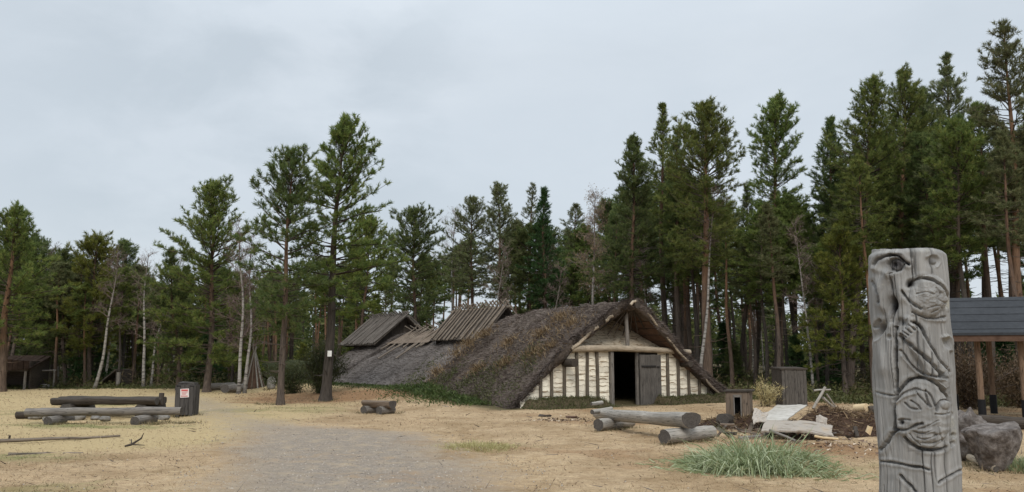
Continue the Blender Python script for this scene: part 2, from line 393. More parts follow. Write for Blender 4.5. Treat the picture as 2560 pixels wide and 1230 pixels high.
class MB:
    """collects tubes, boxes and sheets; build() links them as ONE mesh object"""
    def __init__(s): s.V = []; s.F = []; s.gc = []; s.h = []; s.rnd = []; s.mi = []; s.sm = []
    def add(s, V, F, gc, h=None, rnd=None, mi=0, smooth=False):
        o = len(s.V); s.V += [tuple(v) for v in V]
        s.F += [tuple(i + o for i in f) for f in F]
        s.gc += [tuple(g) for g in gc]
        s.h += list(h) if h is not None else [0.0] * len(V)
        r = random.random() if rnd is None else rnd
        s.rnd += [r] * len(V); s.mi += [mi] * len(F); s.sm += [smooth] * len(F)
    def tube(s, pts, radii, n=10, cap=True, wob=0.0, mi=0, capmi=None, off=None, flat=None, smooth=True, hs=None):
        pts = [Vector(p) for p in pts]; k = len(pts)
        if isinstance(radii, (int, float)): radii = [radii] * k
        V = []; gc = []; h = []; L = random.uniform(0, 40) if off is None else off
        up0 = None; seed = random.randint(0, 9999); prev = None
        for i, p in enumerate(pts):
            d = (pts[min(i + 1, k - 1)] - pts[max(i - 1, 0)]).normalized()
            if up0 is None:
                a = Vector((0, 0, 1)) if abs(d.z) < .9 else Vector((1, 0, 0))
                up0 = (a - d * a.dot(d)).normalized()
            else:
                up0 = (up0 - d * up0.dot(d)).normalized()
            sd = d.cross(up0)
            if i: L += (p - pts[i - 1]).length
            for j in range(n):
                th = 2 * PI * j / n
                r = radii[i]
                if n >= 20: r *= 1 - .16 * math.exp(-(((th - 1.2 - seed % 5 - .25 * math.sin(L * 3)) % (2 * PI) - PI) / .13) ** 2) - .10 * math.exp(-(((th - 3.4 - seed % 3 + .2 * math.sin(L * 2)) % (2 * PI) - PI) / .11) ** 2)
                if wob: r *= 1 + wob * float(vnoise(math.cos(th) * 1.7 + seed, math.sin(th) * 1.7, L * 2.1, 3))
                c, sn = math.cos(th), math.sin(th)
                q = up0 * c * r + sd * sn * r
                if flat and c > 0: q = up0 * c * r * flat + sd * sn * r
                V.append(p + q); gc.append((L, c * radii[i], sn * radii[i])); h.append(i / (k - 1) if hs is None else hs[i])
        Fc = []
        for i in range(k - 1):
            for j in range(n):
                a = i * n + j; b = i * n + (j + 1) % n
                Fc.append((a, b, b + n, a + n))
        s.add(V, Fc, gc, h, mi=mi, smooth=smooth)
        if cap:
            for i, fl in ((0, True), (k - 1, False)):
                ring = V[i * n:(i + 1) * n]
                g = [(L + .3 * i, x[1] * 1.0, x[2] * 1.0) for x in gc[i * n:(i + 1) * n]]
                c = sum((Vector(x) for x in ring), Vector()) / n
                Vc = ring + [c]; g = g + [(L, 0, 0)]
                s.add(Vc, [((j + 1) % n, j, n) if not fl else (j, (j + 1) % n, n) for j in range(n)][::1], g, mi=mi if capmi is None else capmi)
    def box(s, c, size, ax=0, rot=None, mi=0, jit=0.0, taper=1.0):
        """box centred on c; grain along local axis ax"""
        hx, hy, hz = (x / 2 for x in size)
        R = rot if rot is not None else Matrix.Identity(3)
        V = []; gc = []; o = random.uniform(0, 50)
        for sx in (-1, 1):
            for sy in (-1, 1):
                for sz in (-1, 1):
                    k = taper if sz > 0 else 1
                    l = Vector((sx * hx * k, sy * hy * k, sz * hz))
                    if jit: l += Vector([random.uniform(-jit, jit) for _ in range(3)])
                    V.append(Vector(c) + R @ l)
                    g = [l[ax], l[(ax + 1) % 3], l[(ax + 2) % 3]]; gc.append((g[0] + o, g[1] + o * .37, g[2]))
        Fc = [(0, 1, 3, 2), (4, 6, 7, 5), (0, 4, 5, 1), (2, 3, 7, 6), (0, 2, 6, 4), (1, 5, 7, 3)]
        s.add(V, Fc, gc, mi=mi)
    def quad(s, P, gc=None, rnd=None, mi=0):
        P = [Vector(p) for p in P]
        s.add(P, [tuple(range(len(P)))], gc or [tuple(p) for p in P], rnd=rnd, mi=mi)
    def build(s, name, mats, parent=None, bevel=0.0):
        me = bpy.data.meshes.new(name); me.from_pydata(s.V, [], s.F)
        for mm in ([mats] if isinstance(mats, str) else mats): me.materials.append(M[mm])
        me.polygons.foreach_set('material_index', np.array(s.mi, np.int32))
        me.polygons.foreach_set('use_smooth', np.array(s.sm, bool))
        a = me.attributes.new('gc', 'FLOAT_VECTOR', 'POINT'); a.data.foreach_set('vector', np.array(s.gc, np.float32).ravel())
        for nm, d in (('h', s.h), ('rnd', s.rnd)):
            a = me.attributes.new(nm, 'FLOAT', 'POINT'); a.data.foreach_set('value', np.array(d, np.float32))
        o = bpy.data.objects.new(name, me); C.objects.link(o)
        if parent is not None: o.parent = parent
        if bevel:
            b = o.modifiers.new('bevel', 'BEVEL'); b.width = bevel; b.segments = 2; b.limit_method = 'ANGLE'
        return o

def blades(P, D, L, W, rnd, rng, bend=0.0, two=False):
    """thin leaf faces: V, F4(or F3), rnd per vertex"""
    n = len(P); P = np.asarray(P); D = D / np.maximum(np.linalg.norm(D, axis=1, keepdims=True), 1e-6)
    R = rng.normal(size=(n, 3)); S = np.cross(D, R); S /= np.maximum(np.linalg.norm(S, axis=1, keepdims=True), 1e-6)
    L = np.broadcast_to(L, (n,))[:, None]; W = np.broadcast_to(W, (n,))[:, None]
    if not two:
        V = np.stack([P - S * W * .5, P + S * W * .5, P + D * L], 1).reshape(-1, 3)
        F = np.arange(n * 3).reshape(n, 3)
        return V, F, np.repeat(rnd, 3)
    mid = P + D * L * .5 ; tip = P + D * L
    if np.any(bend):
        tip = tip - np.array([0, 0, 1.0]) * L * bend
        mid = mid - np.array([0, 0, 1.0]) * L * bend * .15
    V = np.stack([P - S * W * .5, P + S * W * .5, mid + S * W * .4, mid - S * W * .4, tip], 1).reshape(-1, 3)
    b = np.arange(n)[:, None] * 5
    return V, (b + np.array([0, 1, 2, 3]), b + np.array([3, 2, 4])), np.repeat(rnd, 5)

# ---------------------------------------------------------------- trees
def tube_np(P0, P1, r0, r1, n=4):
    """straight tapered tubes for arrays of segments"""
    P0, P1 = np.asarray(P0), np.asarray(P1); k = len(P0)
    D = P1 - P0; D /= np.maximum(np.linalg.norm(D, axis=1, keepdims=True), 1e-6)
    A = np.where(np.abs(D[:, 2:3]) < .9, np.array([[0, 0, 1.0]]), np.array([[1.0, 0, 0]]))
    U = np.cross(D, A); U /= np.linalg.norm(U, axis=1, keepdims=True); W = np.cross(D, U)
    th = np.arange(n) * 2 * PI / n
    ring = U[:, None] * np.cos(th)[None, :, None] + W[:, None] * np.sin(th)[None, :, None]
    V = np.concatenate([P0[:, None] + ring * np.reshape(r0, (-1, 1, 1)), P1[:, None] + ring * np.reshape(r1, (-1, 1, 1))], 1)
    b = np.arange(k)[:, None, None] * (2 * n)
    j = np.arange(n); jn = (j + 1) % n
    q = np.stack([j, jn, jn + n, j + n], 1)[None]
    return V.reshape(-1, 3), (b + q).reshape(-1, 4)

def trunk_path(h, seed, bend, lean):
    rng = np.random.default_rng(seed)
    ph = rng.uniform(0, 6, 4)
    def f(z):
        k = np.asarray(z, float) / h
        x = lean[0] * k + bend * (np.sin(ph[0] + k * 4.1) - np.sin(ph[0])) + bend * .4 * (np.sin(ph[1] + k * 11) - np.sin(ph[1]))
        y = lean[1] * k + bend * (np.sin(ph[2] + k * 3.7) - np.sin(ph[2]))
        return np.stack([x, y, np.asarray(z, float)], -1)
    return f

def make_trunk(root, f, h, r, seed, mat, name='trunk', dead=None, stub_len=.5):
    mb = MB(); rng = np.random.default_rng(seed + 5)
    zs = np.concatenate([[-.15, .05, .25, .6], np.linspace(1.1, h * .985, 15)])
    rad = r * (1 - np.clip(zs / h, 0, 1)) ** .82 + .008
    rad[0] *= 1.55; rad[1] *= 1.35; rad[2] *= 1.12
    pts = [Vector(p) for p in f(zs)]
    mb.tube(pts, list(rad), n=10, wob=.10, hs=[max(0, z / h) for z in zs], cap=False)
    if dead:
        a, b, cnt = dead; b = max(b, a + .2)
        for _ in range(cnt):
            z = rng.uniform(a, b); p = f(z); az = rng.uniform(0, 2 * PI); L = rng.uniform(.2, 1.0) * stub_len * 2
            d = Vector((math.cos(az), math.sin(az), rng.uniform(-.25, .25)))
            p = Vector(p); e = p + d * L
            m_ = p + d * L * .5 + Vector((0, 0, -.06 * L))
            mb.tube([p, m_, e], [.022, .014, .006], n=4, cap=False, hs=[.1] * 3)
    return mb.build(name, mat, root)

def pine_crown(root, f, h, cb, cr, seed, mat, dens=1.0, shape='pine', blade=(.17, .026), tuft=8, name='crown', skew=None, droop=0.0, branch_mat='dark_bark', gap=.35):
    rng = np.random.default_rng(seed)
    TP = []; TD = []; B0 = []; B1 = []; R0 = []; R1 = []
    z = cb * h; zt = h
    side = rng.uniform(0, 2 * PI); phi = rng.uniform(0, 6)
    while z < zt - .12:
        fr = (z - cb * h) / (h - cb * h)
        if shape == 'pine':
            prof = min(1, .62 + fr / .3) * (1 - fr ** 2.5) ** .8
        elif shape == 'spruce':
            prof = (1 - fr) ** .9 * min(1, .75 + fr * 2)
        elif shape == 'round':
            prof = min(1, .6 + fr / .3) * (1 - fr ** 3.2) ** .6
        else:   # slim
            prof = min(1, .6 + fr / .3) * (1 - fr ** 1.5) ** .9
        nb = rng.integers(4, 7) if shape != 'spruce' else rng.integers(4, 7)
        nb = max(1, int(round(nb * dens)))
        az0 = rng.uniform(0, 2 * PI)
        clump = .86 + .36 * float(vnoise(z * .9 + seed * 1.7, seed * .31, 0, 5))
        for b in range(nb):
            az = az0 + 2 * PI * b / nb + rng.normal(0, .3)
            lob = 1 + .22 * math.sin(2 * az + phi + z * .5)
            L = 1.62 * cr * prof * (rng.uniform(.6, 1.02) if fr < .45 else rng.uniform(.72, 1.04)) * lob * clump
            if rng.random() < gap * (1 - fr) * .45: continue
            L = max(L, .22)
            el = -.12 + 1.15 * fr ** 1.2 + rng.normal(0, .14) - droop * (1 - fr)
            if shape == 'spruce': el = -.25 + .6 * fr + rng.normal(0, .08)
            d = np.array([math.cos(az) * math.cos(el), math.sin(az) * math.cos(el), math.sin(el)])
            if skew is not None: L *= 1 + skew[1] * math.cos(az - skew[0])
            p = f(min(z + rng.uniform(-.15, .15), h * .99)); k = 4
            curve = rng.uniform(.05, .28)
            pts = [p]
            for i in range(1, k + 1):
                q = i / k
                pts.append(p + d * L * q + np.array([0, 0, curve * L * q * q * .6]) + rng.normal(0, .035 * L, 3) * q)
            rr = .012 + .017 * L / 1.5
            for i in range(k):
                B0.append(pts[i]); B1.append(pts[i + 1]); R0.append(rr * (1 - i / k * .85)); R1.append(rr * (1 - (i + 1) / k * .85))
            nt = max(4, int(L / .105))
            for t in np.sort(rng.uniform(.25, 1.0, nt)):
                i = min(int(t * k), k - 1); a = pts[i] + (pts[i + 1] - pts[i]) * (t * k - i)
                ax = pts[i + 1] - pts[i]; ax = ax / (np.linalg.norm(ax) + 1e-6)
                sd = rng.normal(size=3); sd -= ax * sd.dot(ax); sd /= np.linalg.norm(sd) + 1e-6; sd[2] *= .5
                tw = ax * rng.uniform(.35, .9) + sd * rng.uniform(.5, 1.0) + np.array([0, 0, .25 + .3 * fr])
                tw /= np.linalg.norm(tw)
                tl = rng.uniform(.14, .42) * (1.15 - .45 * t) * min(1, .5 + L)
                e = a + tw * tl
                B0.append(a); B1.append(e); R0.append(.007); R1.append(.004)
                for w in ((.45, .75, 1.0) if tl > .22 else (.6, 1.0)):
                    TP.append(a + tw * tl * w); TD.append(tw)
            TP.append(pts[-1]); TD.append(d + np.array([0, 0, .4]))
        z += rng.uniform(.22, .40) * (.75 if shape == 'spruce' else 1) * (1 if fr < .5 else .72) * (1 if h > 5 else .7)
    top = f(h * .985)
    for i in range(7):
        TP.append(top + np.array([rng.normal(0, .05), rng.normal(0, .05), .06 * i - .1])); TD.append(np.array([rng.normal(0, .3), rng.normal(0, .3), 1.0]))
    TP = np.array(TP); TD = np.array(TD)
    n = len(TP)
    P = np.repeat(TP, tuft, 0); D = np.repeat(TD / np.linalg.norm(TD, axis=1, keepdims=True), tuft, 0)
    D = D + rng.normal(0, .62, D.shape); 
    P = P + rng.normal(0, .018, P.shape)
    tr = rng.uniform(0, 1, n)
    rn = np.clip(np.repeat(tr, tuft) * .7 + rng.uniform(0, .3, n * tuft), 0, 1)
    Vn, Fn, rv = blades(P, D, blade[0] * rng.uniform(.7, 1.25, n * tuft), blade[1], rn, rng)
    Vb, Fb = tube_np(B0, B1, np.array(R0), np.array(R1), 3)
    V = np.concatenate([Vb, Vn]); h_ = np.concatenate([np.full(len(Vb), .5), np.zeros(len(Vn))])
    return mesh_np(name, V, Fb, Fn + len(Vb), (branch_mat, mat), 0, 1,
                   {'rnd': np.concatenate([np.zeros(len(Vb)), rv]), 'h': h_, 'gc': V * 1.0}, parent=root)

def birch_crown(root, f, h, cb, cr, seed, mat='birch_twigs', catkins=False, dens=1.0, name='crown', thick=1.0):
    rng = np.random.default_rng(seed); B0 = []; B1 = []; R0 = []; R1 = []; TP = []; TD = []
    nb = int((h - cb * h) / .2 * dens)
    for i in range(nb):
        fr = (i + rng.random()) / nb; z = cb * h + fr * (h - cb * h) * .97
        az = rng.uniform(0, 2 * PI); el = .45 + .5 * fr + rng.normal(0, .15)
        L = cr * (1 - fr ** 2) ** .7 * rng.uniform(.5, 1.1) + .2
        d = np.array([math.cos(az) * math.cos(el), math.sin(az) * math.cos(el), math.sin(el)])
        p = f(min(z, h * .98)); pts = [p]
        for j in range(1, 5):
            q = j / 4; pts.append(p + d * L * q + np.array([0, 0, -.1 * L * q * q]) + rng.normal(0, .03 * L, 3))
        for j in range(4):
            B0.append(pts[j]); B1.append(pts[j + 1]); R0.append(.016 * thick * (1 - j * .2)); R1.append(.016 * thick * (.8 - j * .2))
        for t in rng.uniform(.2, 1, int(L * 11) + 4):
            j = min(int(t * 4), 3); a = pts[j] + (pts[j + 1] - pts[j]) * (t * 4 - j)
            tw = d * .7 + rng.normal(0, .55, 3) + np.array([0, 0, .1]); tw /= np.linalg.norm(tw)
            tl = rng.uniform(.2, .6); e = a + tw * tl
            B0.append(a); B1.append(e); R0.append(.006 * thick); R1.append(.0035 * thick)
            for _ in range(3):
                a2 = a + tw * tl * rng.uniform(.3, 1); w2 = tw * .5 + rng.normal(0, .6, 3); w2 /= np.linalg.norm(w2)
                e2 = a2 + w2 * rng.uniform(.1, .3); B0.append(a2); B1.append(e2); R0.append(.004 * thick); R1.append(.0025 * thick)
                if catkins: TP.append(e2); TD.append(w2 * .4 + np.array([0, 0, -.7]))
    Vb, Fb = tube_np(B0, B1, np.array(R0), np.array(R1), 3)
    rb = np.repeat(rng.uniform(0, 1, len(B0)), 6)
    if catkins:
        TP = np.repeat(np.array(TP), 3, 0); TD = np.repeat(np.array(TD), 3, 0) + rng.normal(0, .4, (len(TP), 3))
        Vn, Fn, rv = blades(TP, TD, rng.uniform(.05, .11, len(TP)), .03, rng.uniform(0, 1, len(TP)), rng)
        V = np.concatenate([Vb, Vn])
        return mesh_np(name, V, Fb, Fn + len(Vb), (mat, 'birch_catkins'), 0, 1, {'rnd': np.concatenate([rb, rv])}, parent=root)
    return mesh_np(name, Vb, Fb, None, (mat,), 0, 0, {'rnd': rb}, parent=root)
# ---------------------------------------------------------------- the ground
def masks(x, y):
    """surface types: gravel, dry turf, green grass, needle litter, wood floor"""
    s, t = house_local(x, y)
    uv = None
    # gravel yard: a band that comes from the camera, widens and swings to the left and back to the waste bin
    def poly_dist(px, py):
        """rough signed membership of the gravel outline (world metres)"""
        xl = np.interp(py, [0, 9, 12, 15.5, 18.5, 22, 26, 31, 36, 60], [-3.4, -3.1, -4.2, -5.2, -6.2, -8.2, -10.6, -13.5, -17, -20])
        xr = np.interp(py, [0, 9, 11, 13, 15.5, 18.5, 20.5, 23, 27, 31, 36, 60], [1.0, .2, -.1, -.5, -1.1, -2.2, -5.0, -6.8, -8.6, -10.6, -13.5, -16])
        return np.minimum(px - xl, xr - px)
    g = poly_dist(x, y)
    g = g + .7 * fbm(x * .5, y * .4, seed=35)
    gravel = sstep(-1.5, 1.3, g) * (1 - sstep(33, 40, y)) * (.88 - .34 * sstep(16.5, 23, y))
    turf = sstep(-4, -7, x) * sstep(13, 17, y) * .75 + .35 * sstep(.1, .6, fbm(x * .12, y * .12, seed=31)) * sstep(-1, -4, x)
    tt = fbm(x * .35, y * .55, seed=33)
    green = .55 * sstep(.12, .55, tt) * sstep(-3, -7, x) + .5 * np.exp(-(((x + 8.1) / 1.6) ** 2 + ((y - 13.9) / .9) ** 2)) \
        + .55 * np.exp(-(((x + 9.6) / 2.6) ** 2 + ((y - 20.3) / .7) ** 2)) + .5 * np.exp(-(((x + .7) / 1.4) ** 2 + ((y - 16) / 1.2) ** 2)) \
        + .55 * np.exp(-(((x - 4.2) / 1.9) ** 2 + ((y - 12.7) / 1.3) ** 2))
    def band(cx, cy, rx, ry): return np.exp(-(((x - cx) / rx) ** 2 + ((y - cy) / ry) ** 2))
    needle = .9 * band(-8.5, 33.5, 3.2, 3.0) + .8 * band(-5.0, 32, 3.6, 1.8) + .55 * band(-11, 38, 3, 3) + .55 * band(4.9, 16.6, 1.6, 1.8) + .6 * band(6.2, 14.8, 1.6, 1.4) + .35 * band(1.5, 24.2, 3.5, 1.6)
    needle = needle + .55 * sstep(.08, .5, fbm(x * .45 + 9, y * .6, seed=37)) * sstep(-3, 0, x) + .3 * sstep(.15, .5, fbm(x * .3, y * .5, seed=38))
    edge = forest_edge(x)
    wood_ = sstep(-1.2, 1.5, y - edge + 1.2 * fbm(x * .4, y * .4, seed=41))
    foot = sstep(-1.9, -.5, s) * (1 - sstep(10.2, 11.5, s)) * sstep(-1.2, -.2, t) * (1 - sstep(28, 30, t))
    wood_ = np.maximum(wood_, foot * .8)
    return dict(gravel=gravel, turf=np.clip(turf, 0, 1), green=np.clip(green, 0, 1), needle=np.clip(needle, 0, 1), wood=wood_)

def polar_ground():
    r = np.concatenate([np.linspace(.5, 8, 18)[:-1], np.geomspace(8, 60, 300)[:-1], np.geomspace(60, 900, 40)])
    fine = np.linspace(math.radians(38), math.radians(142), 620)
    coarse = np.linspace(math.radians(142), math.radians(398), 60)[1:-1]
    a = np.concatenate([fine, coarse])
    R, A = np.meshgrid(r, a, indexing='ij'); X, Y = R * np.cos(A), R * np.sin(A)
    Z = gz(X, Y) * (1 - sstep(80, 200, R))
    nr, na = R.shape
    V = np.stack([X, Y, Z], -1).reshape(-1, 3)
    V = np.concatenate([V, [[0, 0, float(gz(0, 0))]]])
    i, j = np.meshgrid(np.arange(nr - 1), np.arange(na), indexing='ij'); jn = (j + 1) % na
    F4 = np.stack([i * na + j, (i + 1) * na + j, (i + 1) * na + jn, i * na + jn], -1).reshape(-1, 4)
    j = np.arange(na); F3 = np.stack([np.full(na, len(V) - 1), j, (j + 1) % na], 1)
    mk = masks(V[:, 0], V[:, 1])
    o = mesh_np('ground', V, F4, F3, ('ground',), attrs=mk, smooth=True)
    tag(o, kind='structure')
polar_ground()

# gravel path as a sheet 4 mm above the ground, same surface types
def path_sheet():
    xs = np.arange(-19, 3.2, .14); ys = np.concatenate([np.arange(2, 20, .12), np.arange(20, 40, .22)])
    X, Y = np.meshgrid(xs, ys, indexing='ij'); mk = masks(X, Y)
    Z = gz(X, Y) + .014 - .06 * (1 - sstep(.12, .30, mk['gravel']))
    keep = mk['gravel'] > .12
    n, m = X.shape; idx = np.arange(n * m).reshape(n, m)
    k = keep[:-1, :-1] & keep[1:, :-1] & keep[1:, 1:] & keep[:-1, 1:]
    F4 = np.stack([idx[:-1, :-1], idx[1:, :-1], idx[1:, 1:], idx[:-1, 1:]], -1)[k]
    used = np.unique(F4); re = np.full(n * m, -1); re[used] = np.arange(len(used))
    V = np.stack([X, Y, Z], -1).reshape(-1, 3)[used]
    o = mesh_np('path', V, re[F4], None, ('ground',), attrs={k_: v.reshape(-1)[used] for k_, v in mk.items()}, smooth=True)
    tag(o, kind='structure')
path_sheet()

def in_view(n, y0, y1, rng, umin=-40, umax=2600, power=1.0):
    """random ground points, density even in the picture-ish depth"""
    k = rng.uniform(0, 1, n) ** power
    y = y0 * (y1 / y0) ** k
    u = rng.uniform(umin, umax, n)
    x = (u - CU) / F * y * 1.02
    return x, y

# loose gravel
def gravel_stones():
    rng = np.random.default_rng(21); x, y = in_view(26000, 6.5, 32, rng, 0, 1700)
    g = masks(x, y)['gravel']; k = rng.uniform(0, 1, len(x)) < g * 1.1 + .012
    x, y = x[k], y[k]; n = len(x); sz = rng.uniform(.006, .019, n) * (1 + .4 * (rng.random(n) < .06))
    base = np.array([[1, 0, 0], [-.5, .87, 0], [-.5, -.87, 0], [0, 0, .75], [.3, .4, .5], [0, 0, -.5]])
    tri = np.array([[0, 4, 3], [4, 1, 3], [1, 2, 3], [2, 0, 3], [0, 1, 4], [0, 2, 5], [2, 1, 5], [1, 0, 5]])
    V = base[None] * (sz[:, None, None] * rng.uniform(.6, 1.25, (n, 1, 3)))
    a = rng.uniform(0, 2 * PI, n); c, s = np.cos(a)[:, None], np.sin(a)[:, None]
    V = np.stack([V[..., 0] * c - V[..., 1] * s, V[..., 0] * s + V[..., 1] * c, V[..., 2]], -1)
    V += np.stack([x, y, gz(x, y) + .012], -1)[:, None]
    Fc = (np.arange(n)[:, None, None] * 6 + tri[None]).reshape(-1, 3)
    o = mesh_np('gravel', V.reshape(-1, 3), None, Fc, ('gravel_stone',), attrs={'rnd': np.repeat(rng.uniform(0, 1, n), 6)})
    tag(o, 'loose grey gravel strewn over the sandy yard', 'gravel', kind='stuff')
gravel_stones()

# short dry grass
def grass_field(name, n, y0, y1, mat, w, fn, lo, hi, seed, label, cat, wid=(.006, .010), umin=-60, umax=2620, lay=.9):
    rng = np.random.default_rng(seed); x, y = in_view(n, y0, y1, rng, umin, umax)
    k = rng.uniform(0, 1, n) < fn(x, y); x, y = x[k], y[k]; n = len(x)
    P = np.stack([x, y, gz(x, y) - .004], -1)
    D = np.stack([rng.normal(0, lay, n), rng.normal(0, lay, n), np.abs(rng.normal(.55, .35, n)) + .08], -1)
    wd = rng.uniform(*wid, n) * np.maximum(1, y / 14)
    V, Fc, rv = blades(P, D, rng.uniform(lo, hi, n) * np.maximum(1, y / 26), wd, rng.uniform(0, 1, n), rng)
    o = mesh_np(name, V, None, Fc, (mat,), attrs={'rnd': rv})
    tag(o, label, cat, kind='stuff')

def f_dry(x, y):
    m = masks(x, y); nz = fbm(x * .9, y * .9, seed=51)
    return (1 - m['gravel'] * .9) * (1 - m['wood']) * np.clip(.25 + nz * 1.1 + m['turf'] * .3, .02, 1)
grass_field('dry_grass', 75000, 6.5, 46, 'dry_straw', .008, f_dry, .025, .075, 52, 'short trampled straw-coloured grass over the sand', 'grass')
def f_green(x, y):
    m = masks(x, y); return m['green'] * .9 * (1 - m['gravel'] * .9)
grass_field('green_grass', 40000, 9, 34, 'moss_green', .008, f_green, .03, .085, 53, 'thin patches of green grass in the dry turf', 'grass')
def f_lit(x, y):
    m = masks(x, y); return np.clip(.11 + .25 * np.clip(fbm(x * .7, y * .9, seed=57), 0, 1) + m['needle'] * .8 + .5 * sstep(8.5, 11, house_local(x, y)[0]) * 0, 0, 1) * (1 - m['gravel'] * .6)
grass_field('litter', 80000, 6.5, 45, 'litter', .01, f_lit, .03, .09, 54, 'brown needles, twigs and bark crumbs on the ground', 'litter', (.008, .014), lay=1.6)

def f_tuft(x, y):
    m = masks(x, y); return sstep(.22, .45, fbm(x * 1.6, y * 1.9, seed=58)) * (1 - m['gravel']) * (1 - m['wood']) * .9
grass_field('dry_grass', 52000, 7, 34, 'dry_straw', .008, f_tuft, .05, .12, 59, 'taller dry grass tufts scattered over the sandy yard', 'grass', (.005, .009), lay=.6)
def f_stick(x, y):
    m = masks(x, y); return .25 + .75 * m['needle']
grass_field('twigs', 900, 7, 30, 'dead_twigs', .01, f_stick, .12, .42, 60, 'small broken twigs lying about on the sand', 'twigs', (.012, .02), lay=4.5)

# ---------------------------------------------------------------- clump helpers
def rock(name, loc, r, seed, mat, sc=(1, 1, 1), rough=.3, label=None, cat=None, group=None, parent=None, nlat=18, nlon=26, sink=.25):
    th = np.linspace(0, PI, nlat); ph = np.linspace(0, 2 * PI, nlon, endpoint=False)
    T, Pp = np.meshgrid(th, ph, indexing='ij')
    d = np.stack([np.sin(T) * np.cos(Pp), np.sin(T) * np.sin(Pp), np.cos(T)], -1)
    k = 1 + rough * fbm(d[..., 0] * 1.6 + seed * 3.1, d[..., 1] * 1.6, d[..., 2] * 1.6, seed=seed, o=4) * 1.4
    q = np.round(d * 1.6 + .2 * seed % 1) * .06
    V = (d * k[..., None] + q) * r * np.array(sc)
    V[..., 2] += r * sc[2] * (1 - sink)
    i, j = np.meshgrid(np.arange(nlat - 1), np.arange(nlon), indexing='ij'); jn = (j + 1) % nlon
    F4 = np.stack([i * nlon + j, (i + 1) * nlon + j, (i + 1) * nlon + jn, i * nlon + jn], -1).reshape(-1, 4)
    o = mesh_np(name, V.reshape(-1, 3), F4, None, (mat,), attrs={'rnd': np.full(V.size // 3, random.random()), 'gc': V.reshape(-1, 3)}, smooth=True, parent=parent)
    o.location = loc
    return tag(o, label, cat, group)

def clump(name, loc, rx, ry, h, n, mat, seed, label, cat, wid=(.008, .014), bend=.35, spread=.6, parent=None, group=None, top=1.0):
    rng = np.random.default_rng(seed)
    a = rng.uniform(0, 2 * PI, n); r = np.sqrt(rng.uniform(0, 1, n)); r = np.where(rng.random(n) < .14, r * 1.45, r); r = r * (1 + .18 * np.sin(3 * a + seed) + .12 * np.sin(5 * a))
    x, y = rx * r * np.cos(a), ry * r * np.sin(a)
    L = h * rng.uniform(.45, 1.15, n) * (1.05 - .55 * np.clip(r, 0, 1) ** 2)
    lump = fbm(x * 1.7 + seed, y * 1.7, seed=seed)
    L *= np.clip(1 + .55 * lump, .4, 1.6)
    D = np.stack([np.cos(a) * r * spread + rng.normal(0, .5, n), np.sin(a) * r * spread + rng.normal(0, .5, n), np.full(n, 1.0)], -1)
    z = gz(x + loc[0], y + loc[1]) - loc[2] - .01
    V, (Fq, Ft), rv = blades(np.stack([x, y, z], -1), D, L, rng.uniform(*wid, n), np.clip(rng.uniform(0, 1, n) + .25 * lump, 0, 1), rng, bend * rng.uniform(.2, 1.5, (n, 1)), True)
    o = mesh_np(name, V, Fq, Ft, (mat,), attrs={'rnd': rv}, parent=parent)
    o.location = loc
    return tag(o, label, cat, group)

def bush(name, loc, rx, ry, h, mat, seed, label, cat, n=2600, leaf=.11, wid=.03, group=None, stems=16, stem_mat='dead_twigs'):
    """stems fanning from the base with leaves spread through the volume"""
    rng = np.random.default_rng(seed); root = empty(name, loc, 0, label, cat, group)
    B0 = []; B1 = []; R0 = []; R1 = []; P = []; D = []
    for i in range(stems):
        az = rng.uniform(0, 2 * PI); q = rng.uniform(.1, 1)
        e = np.array([math.cos(az) * rx * q, math.sin(az) * ry * q, h * rng.uniform(.55, 1.05) * (1 - .35 * q * q)])
        b = np.array([rng.normal(0, .06), rng.normal(0, .06), -.05]); m_ = (b + e) * .5 + np.array([0, 0, .1 * h])
        for (p0, p1, r) in ((b, m_, .014), (m_, e, .009)): B0.append(p0); B1.append(p1); R0.append(r); R1.append(r * .6)
        k = n // stems
        t = rng.uniform(.12, 1.05, k)
        p = np.where(t[:, None] < .5, b + (m_ - b) * (t[:, None] * 2), m_ + (e - m_) * (t[:, None] * 2 - 1))
        P.append(p + rng.normal(0, .11 * (rx + ry) * .5 + .04, (k, 3))); D.append(rng.normal(0, .7, (k, 3)) + (e - b)[None] * .4 + np.array([0, 0, .3]))
    P = np.concatenate(P); D = np.concatenate(D); P[:, 2] = np.abs(P[:, 2])
    Vb, Fb = tube_np(B0, B1, np.array(R0), np.array(R1), 4)
    mesh_np('stem', Vb, Fb, None, (stem_mat,), attrs={'rnd': np.full(len(Vb), .5)}, parent=root)
    lump = np.clip(.5 + .5 * fbm(P[:, 0] * 2 + seed, P[:, 1] * 2, P[:, 2] * 2, seed=seed) + rng.uniform(-.3, .3, len(P)), 0, 1)
    V, Fc, rv = blades(P, D, leaf * rng.uniform(.6, 1.3, len(P)), wid, lump, rng)
    mesh_np('foliage', V, None, Fc, (mat,), attrs={'rnd': rv}, parent=root)
    return root

